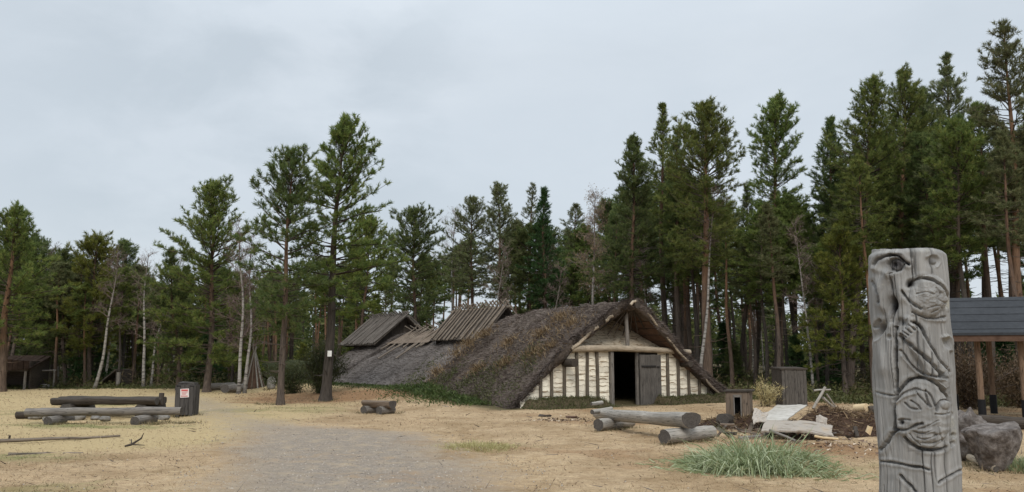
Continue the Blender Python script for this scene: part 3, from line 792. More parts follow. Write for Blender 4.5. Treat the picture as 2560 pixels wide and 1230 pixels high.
# ---------------------------------------------------------------- the longhouse
def build_house():
    z0 = 0.0
    root = empty('longhouse', (HA[0], HA[1], z0), HANG, 'long low thatched house with white bark gable, dark open doorway and pole smoke hatches', 'house')
    SMID = 4.8
    def wz(s, t):      # ground under a local point
        x = HA[0] + s * EX[0] + t * ET[0]; y = HA[1] + s * EX[1] + t * ET[1]; return float(gz(x, y))
    def slab(name, t0, t1, ridge, eave, sL, sR, mat, straw, seed, thick=.30, amp=.10, verge_jit=.12, nb=26000, end_cut=None, ridge_drop=0.0, foot=True):
        ds, dt = .085, .10
        ss = np.arange(sL, sR + .001, ds); tt = np.arange(t0, t1 + .001, dt)
        S, T = np.meshgrid(ss, tt, indexing='ij')
        side = np.where(S < SMID, (SMID - S) / (SMID - sL), (S - SMID) / (sR - SMID))
        rz = ridge + ridge_drop * (T - t0) / (t1 - t0) + .05 * fbm(T * .7, T * 0, seed=seed)
        prof = side + np.where(S < SMID, -.055 if foot else .03, .05) * np.sin(side * PI)
        if end_cut is not None:     # hipped far end
            k = sstep(t1 - end_cut, t1, T); rz = rz * (1 - .75 * k ** 1.5)
        Z = rz + (eave - rz) * prof
        Z -= .20 * np.exp(-((S - SMID) / .42) ** 2)
        n = fbm(S * .6, T * .5, seed=seed + 21, o=2) * amp * 1.2 + fbm(S * 1.1, T * 1.1, seed=seed + 1, o=4) * amp * 1.2 + fbm(S * 5, T * 5, seed=seed + 2, o=3) * amp * .55
        Zt = Z + n
        Tj = T + np.where(T < t0 + .05, verge_jit * fbm(S * 3, S * 0 + 2, seed=seed + 3, o=3), 0)
        if foot: Tj = Tj + np.where(S < SMID, .52 * side, .2 * side) * (1 - sstep(t0, t0 + 1.3, T))
        Sj = S + np.where((S < sL + .04), .12 * fbm(T * 1.3, T * 0, seed=seed + 4), 0) 
        top = np.stack([Sj, Tj, Zt], -1); nS, nT = S.shape
        bot = np.stack([Sj, Tj + .05 * (T < t0 + .05), Z - thick * (1 - np.where(S < SMID, .42, .25) * side) * (1 + .28 * np.exp(-(T - t0) / .3) * (1 + .8 * fbm(S * 3, T * 0, seed=seed + 5)))], -1)
        V = np.concatenate([top.reshape(-1, 3), bot.reshape(-1, 3)])
        idx = np.arange(nS * nT).reshape(nS, nT); o = nS * nT
        q = np.stack([idx[:-1, :-1], idx[1:, :-1], idx[1:, 1:], idx[:-1, 1:]], -1).reshape(-1, 4)
        Fs = [q, q[:, ::-1] + o]
        for line, flip in ((idx[0], 1), (idx[-1], 0), (idx[:, 0], 0), (idx[:, -1], 1)):
            a, b = line[:-1], line[1:]
            e = np.stack([a, b, b + o, a + o], -1); Fs.append(e if flip else e[:, ::-1])
        rng = np.random.default_rng(seed)
        # straw and heather stalks lying down the slope
        fs = rng.uniform(0, nS - 1.001, nb); ft = rng.uniform(0, nT - 1.001, nb)
        extra = nb // 4
        ft[:extra] = rng.uniform(0, 2.2, extra)           # denser along the front verge
        i, j = fs.astype(int), ft.astype(int)
        P = top[i, j] + (top[np.minimum(i + 1, nS - 1), j] - top[i, j]) * (fs - i)[:, None] + (top[i, np.minimum(j + 1, nT - 1)] - top[i, j]) * (ft - j)[:, None]
        P[:extra, 2] -= rng.uniform(0, thick, extra) * (rng.random(extra) < .6)
        sl = np.where(P[:, 0] < SMID, -1.0, 1.0)
        D = np.stack([sl * .8 + rng.normal(0, .35, nb), rng.normal(0, .4, nb), -.35 + np.abs(rng.normal(0, .35, nb))], -1)
        D[:extra, 1] -= .7
        lump = np.clip(.45 + .5 * fbm(P[:, 0] * 1.3, P[:, 1] * 1.3, seed=seed + 7) + rng.uniform(-.35, .35, nb), 0, 1)
        Vs, Fst, rv = blades(P, D, rng.uniform(.08, .26, nb), rng.uniform(.012, .026, nb), lump, rng)
        Vall = np.concatenate([V, Vs])
        mesh_np(name, Vall, np.concatenate(Fs), Fst + len(V), (mat, straw), 0, 1,
                {'rnd': np.concatenate([np.full(len(V), .5) + .5 * fbm(V[:, 0] * .8, V[:, 1] * .8, seed=seed + 9), rv])}, smooth=True, parent=root)
        return lambda s, t: None
    # front roof, slightly higher than the roof behind it
    slab('thatch_roof', -.55, 7.7, 4.08, -.02, -.35, 9.95, 'thatch', 'thatch_straw', 100, thick=.34, amp=.11, nb=42000, ridge_drop=-.30)
    slab('thatch_roof', 7.5, 19.9, 3.02, .28, -.25, 9.85, 'thatch_light', 'thatch_straw_light', 130, thick=.3, amp=.07, nb=26000, ridge_drop=-.1, foot=False)
    slab('thatch_roof', 19.0, 26.8, 3.3, .45, .35, 9.3, 'thatch_light', 'thatch_straw_light', 160, thick=.3, amp=.09, nb=18000, end_cut=4.0, foot=False)
    def zroof(s):
        sd_ = abs(s - SMID) / 5.15
        return 4.08 - 4.10 * (sd_ + (-.055 if s < SMID else .05) * math.sin(sd_ * PI))
    def under(s):
        sd_ = abs(s - SMID) / 5.15
        return zroof(s) - .33 + (.13 * sd_ if s < SMID else .05 * sd_)

    # ---- gable wall of birch bark sheets between battens
    Ux = lambda u: (lambda k: (k * HA[1] - HA[0]) / (EX[0] - k * EX[1]))((u - CU) / 2032.0)
    batt_u = [1349, 1376, 1408, 1440, 1465, 1491, 1666, 1692, 1718, 1744, 1767]
    bs = [Ux(u) for u in batt_u]
    d0, d1, d2 = Ux(1528), Ux(1590), Ux(1643)      # door opening, leaf
    zb = 1.96                                        # tie beam
    def sheets(bays, zlo, zhi, tpos, mat, name, rows=.18, slope=0.0, lip_shade=.65):
        mb = MB(); rr = random.Random(4)
        for (a, b) in bays:
            z = zlo
            while z < zhi:
                hgt = rows * rr.uniform(.75, 1.2); n = 6
                za = z - .03; zt = z + hgt + .03
                pts_b = []; pts_t = []; okk = True
                for i in range(n + 1):
                    s = a + (b - a) * i / n
                    lim = min(zhi, under(s) + .10)
                    wv = .016 * math.sin(i * 1.7 + z * 9) + rr.uniform(-.012, .012)
                    pb = min(za + wv, lim); pt = min(zt, lim)
                    pts_b.append((s, tpos - .022 + rr.uniform(-.008, .006) + slope * (pb - zlo), pb)); pts_t.append((s, tpos + slope * (max(pt, pb) - zlo), max(pt, pb)))
                r_ = rr.random(); o = rr.uniform(0, 30)
                for i in range(n):
                    P = [pts_b[i], pts_b[i + 1], pts_t[i + 1], pts_t[i]]
                    if max(P[2][2] - P[1][2], P[3][2] - P[0][2]) < .005: continue
                    mb.quad(P, [(p[0] + o, p[2] * 1.0 + o * .3, o) for p in P], rnd=r_)
                if rr.random() < lip_shade:  # brown curled bark edges, also painting the shadow lines under the overlaps
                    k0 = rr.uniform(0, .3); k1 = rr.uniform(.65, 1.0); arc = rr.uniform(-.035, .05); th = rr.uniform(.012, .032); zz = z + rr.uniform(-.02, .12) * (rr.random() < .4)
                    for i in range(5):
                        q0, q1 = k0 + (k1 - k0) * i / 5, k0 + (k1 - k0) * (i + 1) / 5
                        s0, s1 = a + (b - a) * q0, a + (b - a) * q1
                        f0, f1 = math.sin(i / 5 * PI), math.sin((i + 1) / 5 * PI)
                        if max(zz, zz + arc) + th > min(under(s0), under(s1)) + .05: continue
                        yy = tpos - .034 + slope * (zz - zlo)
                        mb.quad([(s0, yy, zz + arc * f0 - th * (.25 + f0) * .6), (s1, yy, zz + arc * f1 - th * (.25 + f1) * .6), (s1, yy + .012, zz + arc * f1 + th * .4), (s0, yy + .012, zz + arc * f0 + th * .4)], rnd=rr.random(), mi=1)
                z += hgt
        return mb.build(name, [mat, 'bark_lip_shade'], root)
    left_edges = [.15] + bs[:6] + [d0 - .12]
    right_edges = [d2 + .02] + bs[6:] + [9.55]
    bays = list(zip(left_edges[:-1], left_edges[1:])) + list(zip(right_edges[:-1], right_edges[1:]))
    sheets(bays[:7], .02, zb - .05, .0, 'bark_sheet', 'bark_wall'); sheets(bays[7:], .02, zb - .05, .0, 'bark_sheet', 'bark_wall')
    sheets([(2.0 + .5 * i, 2.5 + .5 * i) for i in range(11)], zb, 3.5, .15, 'bark_sheet_brown', 'bark_gable', rows=.2, slope=1.25, lip_shade=.7)
    # backing boards so that the wall is closed
    mb = MB()
    for (a, b) in ((.1, d0 - .13), (d1 + .02, 9.6)):
        n = int((b - a) / .3) + 1
        for i in range(n):
            s0 = a + (b - a) * i / n; s1 = a + (b - a) * (i + 1) / n
            zt = min(zb - .04, under((s0 + s1) / 2) + .05)
            if zt < .1: continue
            mb.box(((s0 + s1) / 2, .06, (zt - .4) / 2), (s1 - s0 - .004, .05, zt + .4), 2)
    for i in range(20):
        s0 = 1.95 + i * .28; zt = under(s0 + .14) + .1
        if zt > zb + .05: mb.box((s0 + .14, .26 + .625 * (zt - zb), (zt + zb) / 2), (.276, .05, (zt - zb) * 1.6), 2, Matrix.Rotation(-math.atan(1.25), 3, 'X'))
    mb.build('backing_boards', 'dark_wood', root)
    # battens (each its own part)
    for s in bs:
        zt = min(zb - .06, under(s) + .1)
        b = MB(); b.tube([(s + random.uniform(-.02, .02), -.07, -.08), (s, -.065, zt * .5), (s + random.uniform(-.03, .03), -.07, zt)], [.062, .06, .058], n=7, wob=.16); b.build('batten', 'batten_wood', root)
    # sill log, tie beam, king post
    for (a, b_) in ((.2, d0 - .2), (d2 + .1, 9.5)):
        b = MB(); b.tube([(a, -.08, .0), (b_, -.09, -.04)], .075, n=9, wob=.12); b.build('sill_log', 'dark_wood', root)
    b = MB(); b.tube([(2.15, -.16, zb + .02), (4.2, -.17, zb + .05), (6.0, -.16, zb), (7.75, -.15, zb - .08)], [.125, .115, .11, .10], n=12, wob=.1); b.build('tie_beam', 'pale_pole', root)
    b = MB(); b.tube([(4.72, -.12, zb + .1), (4.66, -.12, 3.55)], [.075, .07], n=10, wob=.12); b.build('king_post', 'grey_wood', root)
    # ridge log, purlin ends, verge poles
    b = MB(); b.tube([(SMID, -.62, 3.55), (SMID, 4, 3.57)], .12, n=12, wob=.1); b.build('ridge_log', 'dark_wood', root)
    b = MB(); b.tube([(1.98, -.62, 1.50), (1.98, 3, 1.46)], .15, n=12, wob=.12); b.build('purlin', 'dark_wood', root)
    b = MB(); b.tube([(7.45, -.5, 1.44), (7.45, 3, 1.42)], .12, n=12, wob=.12); b.build('purlin', 'dark_wood', root)
    def verge(sa, sb, off, r, t=-.50):
        b = MB(); pts = []
        for i in range(5):
            s = sa + (sb - sa) * i / 4; pts.append((s, t + (.5 if s < SMID else .2) * abs(s - SMID) / 5.15, under(s) + off + .03 * math.sin(i * 1.9 + sa)))
        b.tube(pts, [r, r * 1.05, r, r * .95, r * .9], n=9, wob=.12); b.build('verge_pole', 'pale_pole', root)
    verge(2.1, 3.2, .05, .062); verge(3.5, 3.82, .05, .06); verge(4.5, 4.72, .02, .05, -.62)
    verge(5.35, 5.95, .06, .045); verge(6.25, 7.45, .02, .05); verge(8.3, 9.55, .02, .045)
    # dark spindly rafters and bark under the peak
    for i in range(9):
        b = MB(); a = -1.5 + i * .34
        b.tube([(SMID - .1 + a * .25, -.25, 3.4), (SMID - .2 + a * 1.05, .25, 2.55 + .12 * abs(a) - .1 * (i % 2))], [.035, .02], n=6); b.build('rafter', 'dark_wood', root)
    for i in range(9):   # slanting boards of the right soffit
        b = MB(); s0 = 5.3 + i * .28
        b.box((s0 + .13, .25, under(s0 + .13) - .04), (.34, 1.2, .03), 1, Matrix.Rotation(.655, 3, 'Y')); b.build('soffit_board', 'red_trunk_board', root)
    # door frame and leaf
    zd = -.26; f = MB()
    f.box((d0 - .06, -.10, (zb + zd) / 2 - .02), (.12, .12, zb - zd - .12), 2)
    f.build('door_post', 'grey_wood', root, bevel=.008)
    f = MB(); f.box((d1 + .05, .0, (zb + zd) / 2 - .02), (.10, .10, zb - zd - .12), 2)
    f.build('door_post', 'grey_wood', root, bevel=.008)
    leaf = empty('door', ((d1 + d2) / 2 + .02, -.17, zd + .03)); leaf.parent = root
    w = d2 - d1; n = 4
    for i in range(n):
        b = MB(); b.box((-w / 2 + w * (i + .5) / n, random.uniform(-.006, .006), 1.0), (w / n - .012, .045, 2.0 + random.uniform(-.03, .03)), 2, jit=.004); b.build('door_plank', 'door_wood', leaf)
    for zz, sx in ((1.58, 0), (.14, 0)):
        b = MB(); b.box((-.1, -.045, zz), (w * .66, .02, .07), 0); b.build('hinge_strap', 'iron', leaf)
    b = MB(); b.box((w * .35, -.045, 1.56), (.12, .03, .05), 0); b.build('handle', 'iron', leaf)
    # closed far end and inner floor keep the inside dark
    b = MB()
    for i in range(14):
        x = 1.2 + 7.2 * (i + .5) / 14; zt = 2.5 - .50 * abs(x - SMID)
        b.box((x, 17.0, (zt - .4) / 2), (7.2 / 14 - .004, .06, zt + .4), 2)
    b.build('inner_wall', 'dark_wood', root)
    b = MB(); b.box((SMID, 8.0, -.34), (9.0, 15.8, .06), 1); b.build('earth_floor', 'peat', root)
    # ---- smoke hatches of poles
    def hatch(t0, t1, ridge, low, run, step, r, mat, seed, over=.35, under_m='pole_under', jit=.12):
        h = empty('smoke_hatch', (SMID, t0, 0)); h.parent = root; L = t1 - t0
        rr = random.Random(seed)
        mb = MB()
        for sg in (-1, 1):
            n = int(L / .25)
            for i in range(n):
                a, b_ = L * i / n + .03, L * (i + 1) / n - .004
                za = rr.uniform(-.012, .012)
                P = [(0, a, ridge - .07 + za), (sg * run, a, low - .05 + za), (sg * run, b_, low - .05 + za), (0, b_, ridge - .07 + za)]
                if sg > 0: P = P[::-1]
                o = rr.uniform(0, 9)
                Q = [(p[0], p[1], p[2] - .05) for p in P]
                mb.add(P + Q, [(0, 1, 2, 3), (7, 6, 5, 4), (0, 4, 5, 1), (1, 5, 6, 2), (2, 6, 7, 3), (3, 7, 4, 0)], [(abs(p[0]) * 1.6 + o, p[1], p[2]) for p in P + Q])
        mb.build('hatch_boards', under_m, h)
        for sg in (-1, 1):
            t = .02
            while t < L:
                k = over * rr.uniform(.5, 1.25); q = rr.uniform(.0, .14)
                sl = (ridge - low) / run
                p0 = (sg * (run + q), t + rr.uniform(-jit, jit), low - sl * q + r); p1 = (-sg * k, t + rr.uniform(-jit, jit) + .06 * sg, ridge + sl * k + r)
                b = MB(); pm = tuple((x + y) / 2 + rr.uniform(-.02, .02) for x, y in zip(p0, p1))
                b.tube([p0, pm, p1], [r, r * .92, r * .75], n=7, wob=.15); b.build('pole', mat, h)
                t += step * rr.uniform(.75, 1.25)
        b = MB(); b.tube([(0, -.3, ridge - .12), (0, L + .2, ridge - .1)], .07, n=8); b.build('hatch_ridge', mat, h)
        # set-back dark boards, added to stand in for the shade of the open gables
        for te in (.55, L - .3):
            b = MB(); n = 7
            for i in range(n):
                x = -run * .86 + run * 1.72 * (i + .5) / n
                zt = ridge - (ridge - low) * abs(x) / run - .14
                if zt > 2.45: b.box((x, te, (zt + 2.3) / 2), (run * 1.72 / n - .01, .03, zt - 2.3), 2)
            b.build('hatch_shade_fill', 'dark_wood', h)
    hatch(8.3, 13.6, 4.06, 2.58, 1.30, .36, .05, 'roof_pole', 5, over=.19)
    hatch(19.2, 24.8, 4.08, 2.45, 1.95, .27, .048, 'hatch_pole', 6, over=.22, under_m='pole_under', jit=.12)
    # loose poles laid on the lower roof between the hatches
    rr = random.Random(9)
    t = 13.7
    while t < 19.0:
        sg = -1; s_top = SMID + rr.uniform(.15, .4); L = rr.uniform(.9, 2.0) if rr.random() < .75 else rr.uniform(2.4, 3.3)
        zt = 3.0 + rr.uniform(.12, .3)
        b = MB(); b.tube([(s_top, t, zt + .1), (SMID - L * .5, t + rr.uniform(-.1, .1), 3.0 - .55 * L * .5 + .1), (SMID - L, t + rr.uniform(-.2, .2), 3.0 - .56 * L + .07)], [.035, .042, .045], n=7, wob=.15); b.build('roof_pole', 'roof_pole', root)
        if rr.random() < .7:
            b = MB(); b.tube([(SMID - .3, t + .15, zt + .22), (SMID + .9, t + .1, 2.75)], [.03, .04], n=6); b.build('roof_pole', 'roof_pole', root)
        t += rr.uniform(.25, .5)
    # brown bark showing between those poles
    mb = MB()
    for i in range(20):
        t_ = 14.0 + i * .26
        mb.quad([(SMID - .05, t_, 3.06), (SMID - 1.25, t_, 2.42), (SMID - 1.3, t_ + .25, 2.42), (SMID - .05, t_ + .25, 3.06)], rnd=rr.random())
    mb.build('roof_bark', 'brown_plank', root)
    # dead fern and branch tufts on the front roof, moss along its foot
    rng = np.random.default_rng(77); P = []; D = []
    spots = [(2.9, .9, .34), (3.35, 2.1, .3), (2.5, 2.2, .25), (1.9, .6, .36), (1.6, 1.3, .3), (2.1, 3.9, .26), (1.2, 2.6, .24), (.9, 4.2, .2), (2.6, 6.6, .3), (1.6, 7.2, .34), (2.1, 7.0, .3), (.7, 7.3, .3)]
    for (s, t, r) in spots:
        for _ in range(330):
            a = rng.uniform(0, 2 * PI); q = abs(rng.normal(0, r))
            x, y = s + math.cos(a) * q, t + math.sin(a) * q * 1.9
            P.append((x, y, zroof(x) + .06 + rng.uniform(0, .09))); D.append((rng.normal(-.3, .6), rng.normal(-.2, .6), abs(rng.normal(.75, .5))))
    P = np.array(P); D = np.array(D); n = len(P)
    V, Fc, rv = blades(P, D, rng.uniform(.08, .28, n), rng.uniform(.014, .034, n), rng.uniform(0, 1, n), rng)
    mesh_np('dead_fern', V, None, Fc, ('fern_dead',), attrs={'rnd': rv}, parent=root)
    n = 15000
    t = rng.uniform(-.2, 9.5, n); q = rng.uniform(0, 1, n) ** 1.5
    s = -.35 + q * (2.0 + 1.3 * np.clip(fbm(t * .8, t * 0, seed=78), -.6, 1))
    keep = rng.random(n) < np.clip(.62 + 1.5 * fbm(s * 1.2, t * 1.2, seed=79) - q * .55 + .2 * (t > 1.2), 0, 1) * sstep(-.3, 1.2, t)
    s, t = s[keep], t[keep]; n = len(s)
    P = np.stack([s, t, 4.08 * (1 - (4.8 - s) / 5.15 + .055 * np.sin((4.8 - s) / 5.15 * PI)) + .05 + rng.uniform(-.02, .08, n)], -1)
    D = np.stack([rng.normal(-.4, .5, n), rng.normal(-.2, .5, n), np.abs(rng.normal(.4, .3, n))], -1)
    V, Fc, rv = blades(P, D, rng.uniform(.05, .14, n), rng.uniform(.02, .045, n), rng.uniform(0, 1, n), rng)
    mesh_np('moss', V, None, Fc, ('moss_green',), attrs={'rnd': rv}, parent=root)
    return root
HOUSE = build_house()

def hw(s, t):
    x = HA[0] + s * EX[0] + t * ET[0]; y = HA[1] + s * EX[1] + t * ET[1]
    return x, y

# low earth bank against the front wall
def bank(name, s0, s1, h, label, seed):
    ss = np.linspace(s0, s1, 60); tt = np.linspace(-1.15, -.12, 14)
    S, T = np.meshgrid(ss, tt, indexing='ij'); x, y = hw(S, T)
    k = np.clip((T + 1.15) / .75, 0, 1); k = k * k * (3 - 2 * k)
    e = np.minimum(sstep(s0, s0 + .3, S), 1 - sstep(s1 - .35, s1, S))
    Z = gz(x, y) + (h * k * e) * (1 + .3 * fbm(S * 1.5, T * 1.5, seed=seed)) + .05 * fbm(S * 5, T * 5, seed=seed + 1) * k - .015
    V = np.stack([x, y, Z], -1); n, m = S.shape; idx = np.arange(n * m).reshape(n, m)
    q = np.stack([idx[:-1, :-1], idx[1:, :-1], idx[1:, 1:], idx[:-1, 1:]], -1).reshape(-1, 4)
    rng = np.random.default_rng(seed); nb = 2600
    i, j = rng.integers(0, n - 1, nb), rng.integers(0, m - 1, nb)
    P = V[i, j] + rng.uniform(-.04, .04, (nb, 3)); D = np.stack([rng.normal(0, .5, nb), rng.normal(-.3, .5, nb), np.abs(rng.normal(.5, .3, nb))], -1)
    Vs, Fc, rv = blades(P, D, rng.uniform(.04, .12, nb), rng.uniform(.015, .03, nb), rng.uniform(0, 1, nb), rng)
    o = mesh_np(name, np.concatenate([V.reshape(-1, 3), Vs]), q, Fc + n * m, ('earth_bank', 'moss_green'), 0, 1, {'rnd': np.concatenate([np.zeros(n * m), rv])}, smooth=True)
    tag(o, label, 'earth bank')
bank('earth_bank', .1, Vector((0, 0, 0)).x + 3.55, .30, 'low mossy bank of earth under the white wall beside the open doorway', 300)
bank('earth_bank', 5.75, 9.9, .26, 'low brown bank of earth under the white wall beside the plank door', 310)
# ---------------------------------------------------------------- green cover at the house foot
def foot_cover():
    rng = np.random.default_rng(400); n = 15000
    t = rng.uniform(-.4, 27, n); s = -.25 - np.abs(rng.normal(0, .55, n)) * (1 + .5 * np.exp(-((t - 4.0) / 3.0) ** 2))
    dens = .30 + .70 * np.exp(-((t - 4.6) / 3.0) ** 2) + .25 * np.clip(fbm(t * .6, s * .6, seed=401), -.5, 1)
    k = rng.uniform(0, 1, n) < np.clip(dens, .05, 1) * sstep(.5, 1.8, t); s, t = s[k], t[k]; n = len(s)
    x, y = hw(s, t); h = (.05 + .30 * np.exp(-((t - 4.6) / 3.2) ** 2) * np.exp(-(s + .25) ** 2 / .8)) * (1 + .8 * fbm(s * 1.5, t * 1.5, seed=402))
    P = np.stack([x, y, gz(x, y) + np.clip(h, .02, 1) * rng.uniform(0, 1, n)], -1)
    D = np.stack([rng.normal(-.2, .6, n), rng.normal(-.4, .6, n), np.abs(rng.normal(.5, .4, n))], -1)
    big = 1 + .5 * np.exp(-((t - 4.6) / 3.0) ** 2)
    V, Fc, rv = blades(P, D, rng.uniform(.05, .13, n) * big, rng.uniform(.03, .06, n), np.clip(rng.uniform(0, 1, n) * .7 + .3 * fbm(s, t, seed=403), 0, 1), rng)
    o = mesh_np('ground_cover', V, None, Fc, ('cover_green',), attrs={'rnd': rv})
    tag(o, 'low green leafy ground cover along the foot of the thatched roof', 'ground cover', kind='stuff')
foot_cover()

# ---------------------------------------------------------------- carved totem pole
def build_totem():
    bx, by = 2.945, 6.0
    zt = at(2272, 617, 5.75).z
    R0, R1 = .274, .264
    nz, na = 760, 760
    # fine rings and fine angles on the side that carries the carving
    zs = np.linspace(-.12, zt, nz)
    a_front = math.atan2(-by, -bx)
    w = np.linspace(-1, 1, na, endpoint=False); ang = a_front + PI * (w * .72 + .28 * w ** 3)
    Z, A = np.meshgrid(zs, ang, indexing='ij')
    k = (Z / zt)
    Rr = R0 + (R1 - R0) * k + .010 * fbm(np.cos(A) * 1.2, np.sin(A) * 1.2, Z * 1.3, seed=501) + .012 * np.exp(-((Z - .15) / .3) ** 2)
    Rr -= .030 * sstep(zt - .055, zt, Z) ** 2
    cx = bx + .022 * k; cy = by + 0 * k
    N = np.stack([np.cos(A), np.sin(A), np.zeros_like(A)], -1)
    P = np.stack([cx + Rr * N[..., 0], cy + Rr * N[..., 1], Z], -1)
    uv = proj(P); U, V_ = uv[..., 0], uv[..., 1]
    U = U + 2.2 * fbm(U / 22, V_ / 30, seed=520, o=3); V_ = V_ + 2.6 * fbm(U / 24, V_ / 24, seed=521, o=3)
    vary = 1 + .55 * fbm(U / 16, V_ / 16, seed=522, o=3)
    view = np.stack([P[..., 0], P[..., 1], P[..., 2] - CAMZ], -1); view /= np.linalg.norm(view, axis=-1, keepdims=True)
    face = -(view * N).sum(-1); fw = sstep(.04, .22, face)
    disp = np.zeros_like(U)
    a = lambda *p: [(2150 + x / 3.843, 600 + y / 3.843) for x, y in p]
    b = lambda *p: [(2150 + x / 3.727, 900 + y / 3.727) for x, y in p]
    c = lambda *p: [(2100 + x / 1.891, 580 + y / 1.891) for x, y in p]
    def near(pts, pad):
        xs = [p[0] for p in pts]; ys = [p[1] for p in pts]
        return np.nonzero((U > min(xs) - pad) & (U < max(xs) + pad) & (V_ > min(ys) - pad) & (V_ < max(ys) + pad) & (fw > 0))
    def segd(pts, ix):
        u_, v_ = U[ix], V_[ix]; best = np.full(u_.shape, 1e9)
        for (x0, y0), (x1, y1) in zip(pts[:-1], pts[1:]):
            dx, dy = x1 - x0, y1 - y0; L2 = dx * dx + dy * dy + 1e-9
            t = np.clip(((u_ - x0) * dx + (v_ - y0) * dy) / L2, 0, 1)
            best = np.minimum(best, np.hypot(u_ - x0 - t * dx, v_ - y0 - t * dy))
        return best
    def smooth_poly(pts, it=2):
        for _ in range(it):
            q = [pts[0]]
            for p, r in zip(pts[:-1], pts[1:]):
                q += [(.75 * p[0] + .25 * r[0], .75 * p[1] + .25 * r[1]), (.25 * p[0] + .75 * r[0], .25 * p[1] + .75 * r[1])]
            pts = q + [pts[-1]]
        return pts
    def groove(pts, w=4.0, d=.022):
        pts = smooth_poly(pts); ix = near(pts, w * 5); k = segd(pts, ix); va = vary[ix]
        cut = np.clip(1 - k / (w * 1.05 * va), 0, 1) ** .75
        disp[ix] += -1.25 * d * va * cut + .14 * d * np.exp(-((k - w * 2.2) / (w * 1.2)) ** 2)
    def ridge(pts, w=6.0, d=.015):
        pts = smooth_poly(pts); ix = near(pts, w * 3); k = segd(pts, ix); disp[ix] += d * np.exp(-(k / w) ** 2)
    def hole(p, rx, ry, d=.04, rot=0.0, sharp=3):
        nonlocal disp
        x, y = U - p[0], V_ - p[1]; cr, sr = math.cos(rot), math.sin(rot)
        q = np.hypot((x * cr + y * sr) / rx, (-x * sr + y * cr) / ry); disp -= d * np.exp(-q ** sharp)
    def dome(p, rx, ry, d=.03, rot=0.0, pw=.6):
        nonlocal disp
        x, y = U - p[0], V_ - p[1]; cr, sr = math.cos(rot), math.sin(rot)
        q = ((x * cr + y * sr) / rx) ** 2 + ((-x * sr + y * cr) / ry) ** 2
        disp += d * np.clip(1 - q, 0, 1) ** pw
    def inside(pts, d, soft=5):
        """lower or raise the area inside a closed outline"""
        nonlocal disp
        pts = smooth_poly(pts, 1); ix = near(pts, 2); u_, v_ = U[ix], V_[ix]; ins = np.zeros(u_.shape, bool)
        for (x0, y0), (x1, y1) in zip(pts, pts[1:] + pts[:1]):
            cond = ((y0 > v_) != (y1 > v_)); xi = (x1 - x0) * (v_ - y0) / ((y1 - y0) + 1e-9) + x0
            ins ^= cond & (u_ < xi)
        k = segd(pts + pts[:1], ix); disp[ix] += d * np.where(ins, np.clip(k / soft, 0, 1), 0)
    # big animal face at the top: eyes, cheeks, nostrils
    groove(a((145, 240), (180, 185), (235, 150), (300, 138), (370, 155), (425, 195), (470, 228)), 4.2, .056)
    inside(a((240, 230), (285, 170), (360, 165), (445, 215), (405, 275), (335, 322), (270, 295)), -.034, 3)
    dome(a((342, 238))[0], 22, 14, .028); hole(a((318, 236))[0], 7, 6, .028)
    groove(a((440, 215), (400, 275), (330, 318), (285, 330)), 3.0, .016)
    ridge(a((150, 280), (230, 300), (300, 350)), 7, .010)
    hole(a((700, 195))[0], 19, 15, .020); dome(a((712, 205))[0], 7, 7, .022); ridge(a((640, 160), (700, 130), (765, 160), (775, 215), (730, 260)), 4, .010)
    ridge(a((270, 330), (225, 400), (215, 520), (230, 650)), 11, .026); ridge(a((350, 340), (375, 450), (395, 560)), 13, .024); ridge(a((150, 960), (200, 1100), (230, 1230)), 16, .014); ridge(a((600, 100), (640, 300)), 18, .012)
    groove(a((300, 340), (290, 420), (300, 520), (290, 600)), 7, .012)
    hole(a((310, 620))[0], 13, 18, .070); groove(a((320, 640), (318, 700), (310, 780)), 6, .028)
    groove(a((130, 400), (165, 450), (190, 510), (195, 600)), 5, .030)
    hole(a((190, 870))[0], 10, 24, .065, .55); groove(a((140, 840), (165, 790), (180, 770)), 4, .025)
    ridge(a((235, 800), (240, 860), (205, 930), (150, 970)), 4, .012)
    hole(a((290, 930))[0], 6, 6, .018)
    groove(a((480, 60), (520, 200), (520, 330)), 5, .010)
    # round face under the right eye
    dome(a((650, 540))[0], 46, 54, .055, .2, .6)
    groove(a((470, 440), (520, 390), (590, 360), (660, 375), (720, 420), (770, 490), (815, 570), (835, 640)), 4.4, .034)
    hole(a((490, 420))[0], 11, 9, .05)
    groove(a((405, 490), (450, 560), (510, 620), (570, 665)), 3.6, .026)
    groove(a((500, 690), (560, 730), (640, 755), (740, 760), (830, 740)), 3.5, .018); ridge(a((510, 710), (580, 750), (680, 775), (800, 775)), 4, .010)
    for p in (((620, 660), (690, 625), (720, 640)), ((660, 700), (740, 640), (760, 660)), ((700, 580), (760, 610), (810, 600)), ((540, 520), (600, 500), (660, 530)), ((690, 470), (720, 520), (700, 560))): groove(a(*p), 2.2, .007)
    # hand and forearm
    inside(a((400, 870), (470, 800), (540, 810), (610, 920), (700, 1080), (850, 1290), (860, 1420), (760, 1460), (640, 1330), (520, 1120), (420, 960)), .030, 7)
    groove(a((400, 930), (470, 990), (540, 1060), (620, 1140), (700, 1230), (790, 1330)), 4.6, .030)
    groove(a((520, 790), (580, 830), (620, 910), (690, 1040), (780, 1170), (870, 1270)), 3.6, .022)
    for p in (((400, 905), (450, 935)), ((415, 875), (468, 912)), ((440, 850), (490, 890)), ((470, 825), (520, 865)), ((510, 805), (545, 850))): groove(a(*p), 2.2, .015)
    ridge(a((440, 760), (465, 740), (470, 800)), 5, .022); hole(a((390, 790))[0], 12, 10, .03); groove(a((490, 790), (550, 800), (590, 850)), 4, .028)
    groove(c((290, 560), (330, 625), (400, 680), (470, 690), (490, 655)), 3.6, .018); ridge(c((300, 590), (350, 655), (420, 700), (480, 695)), 4, .012)
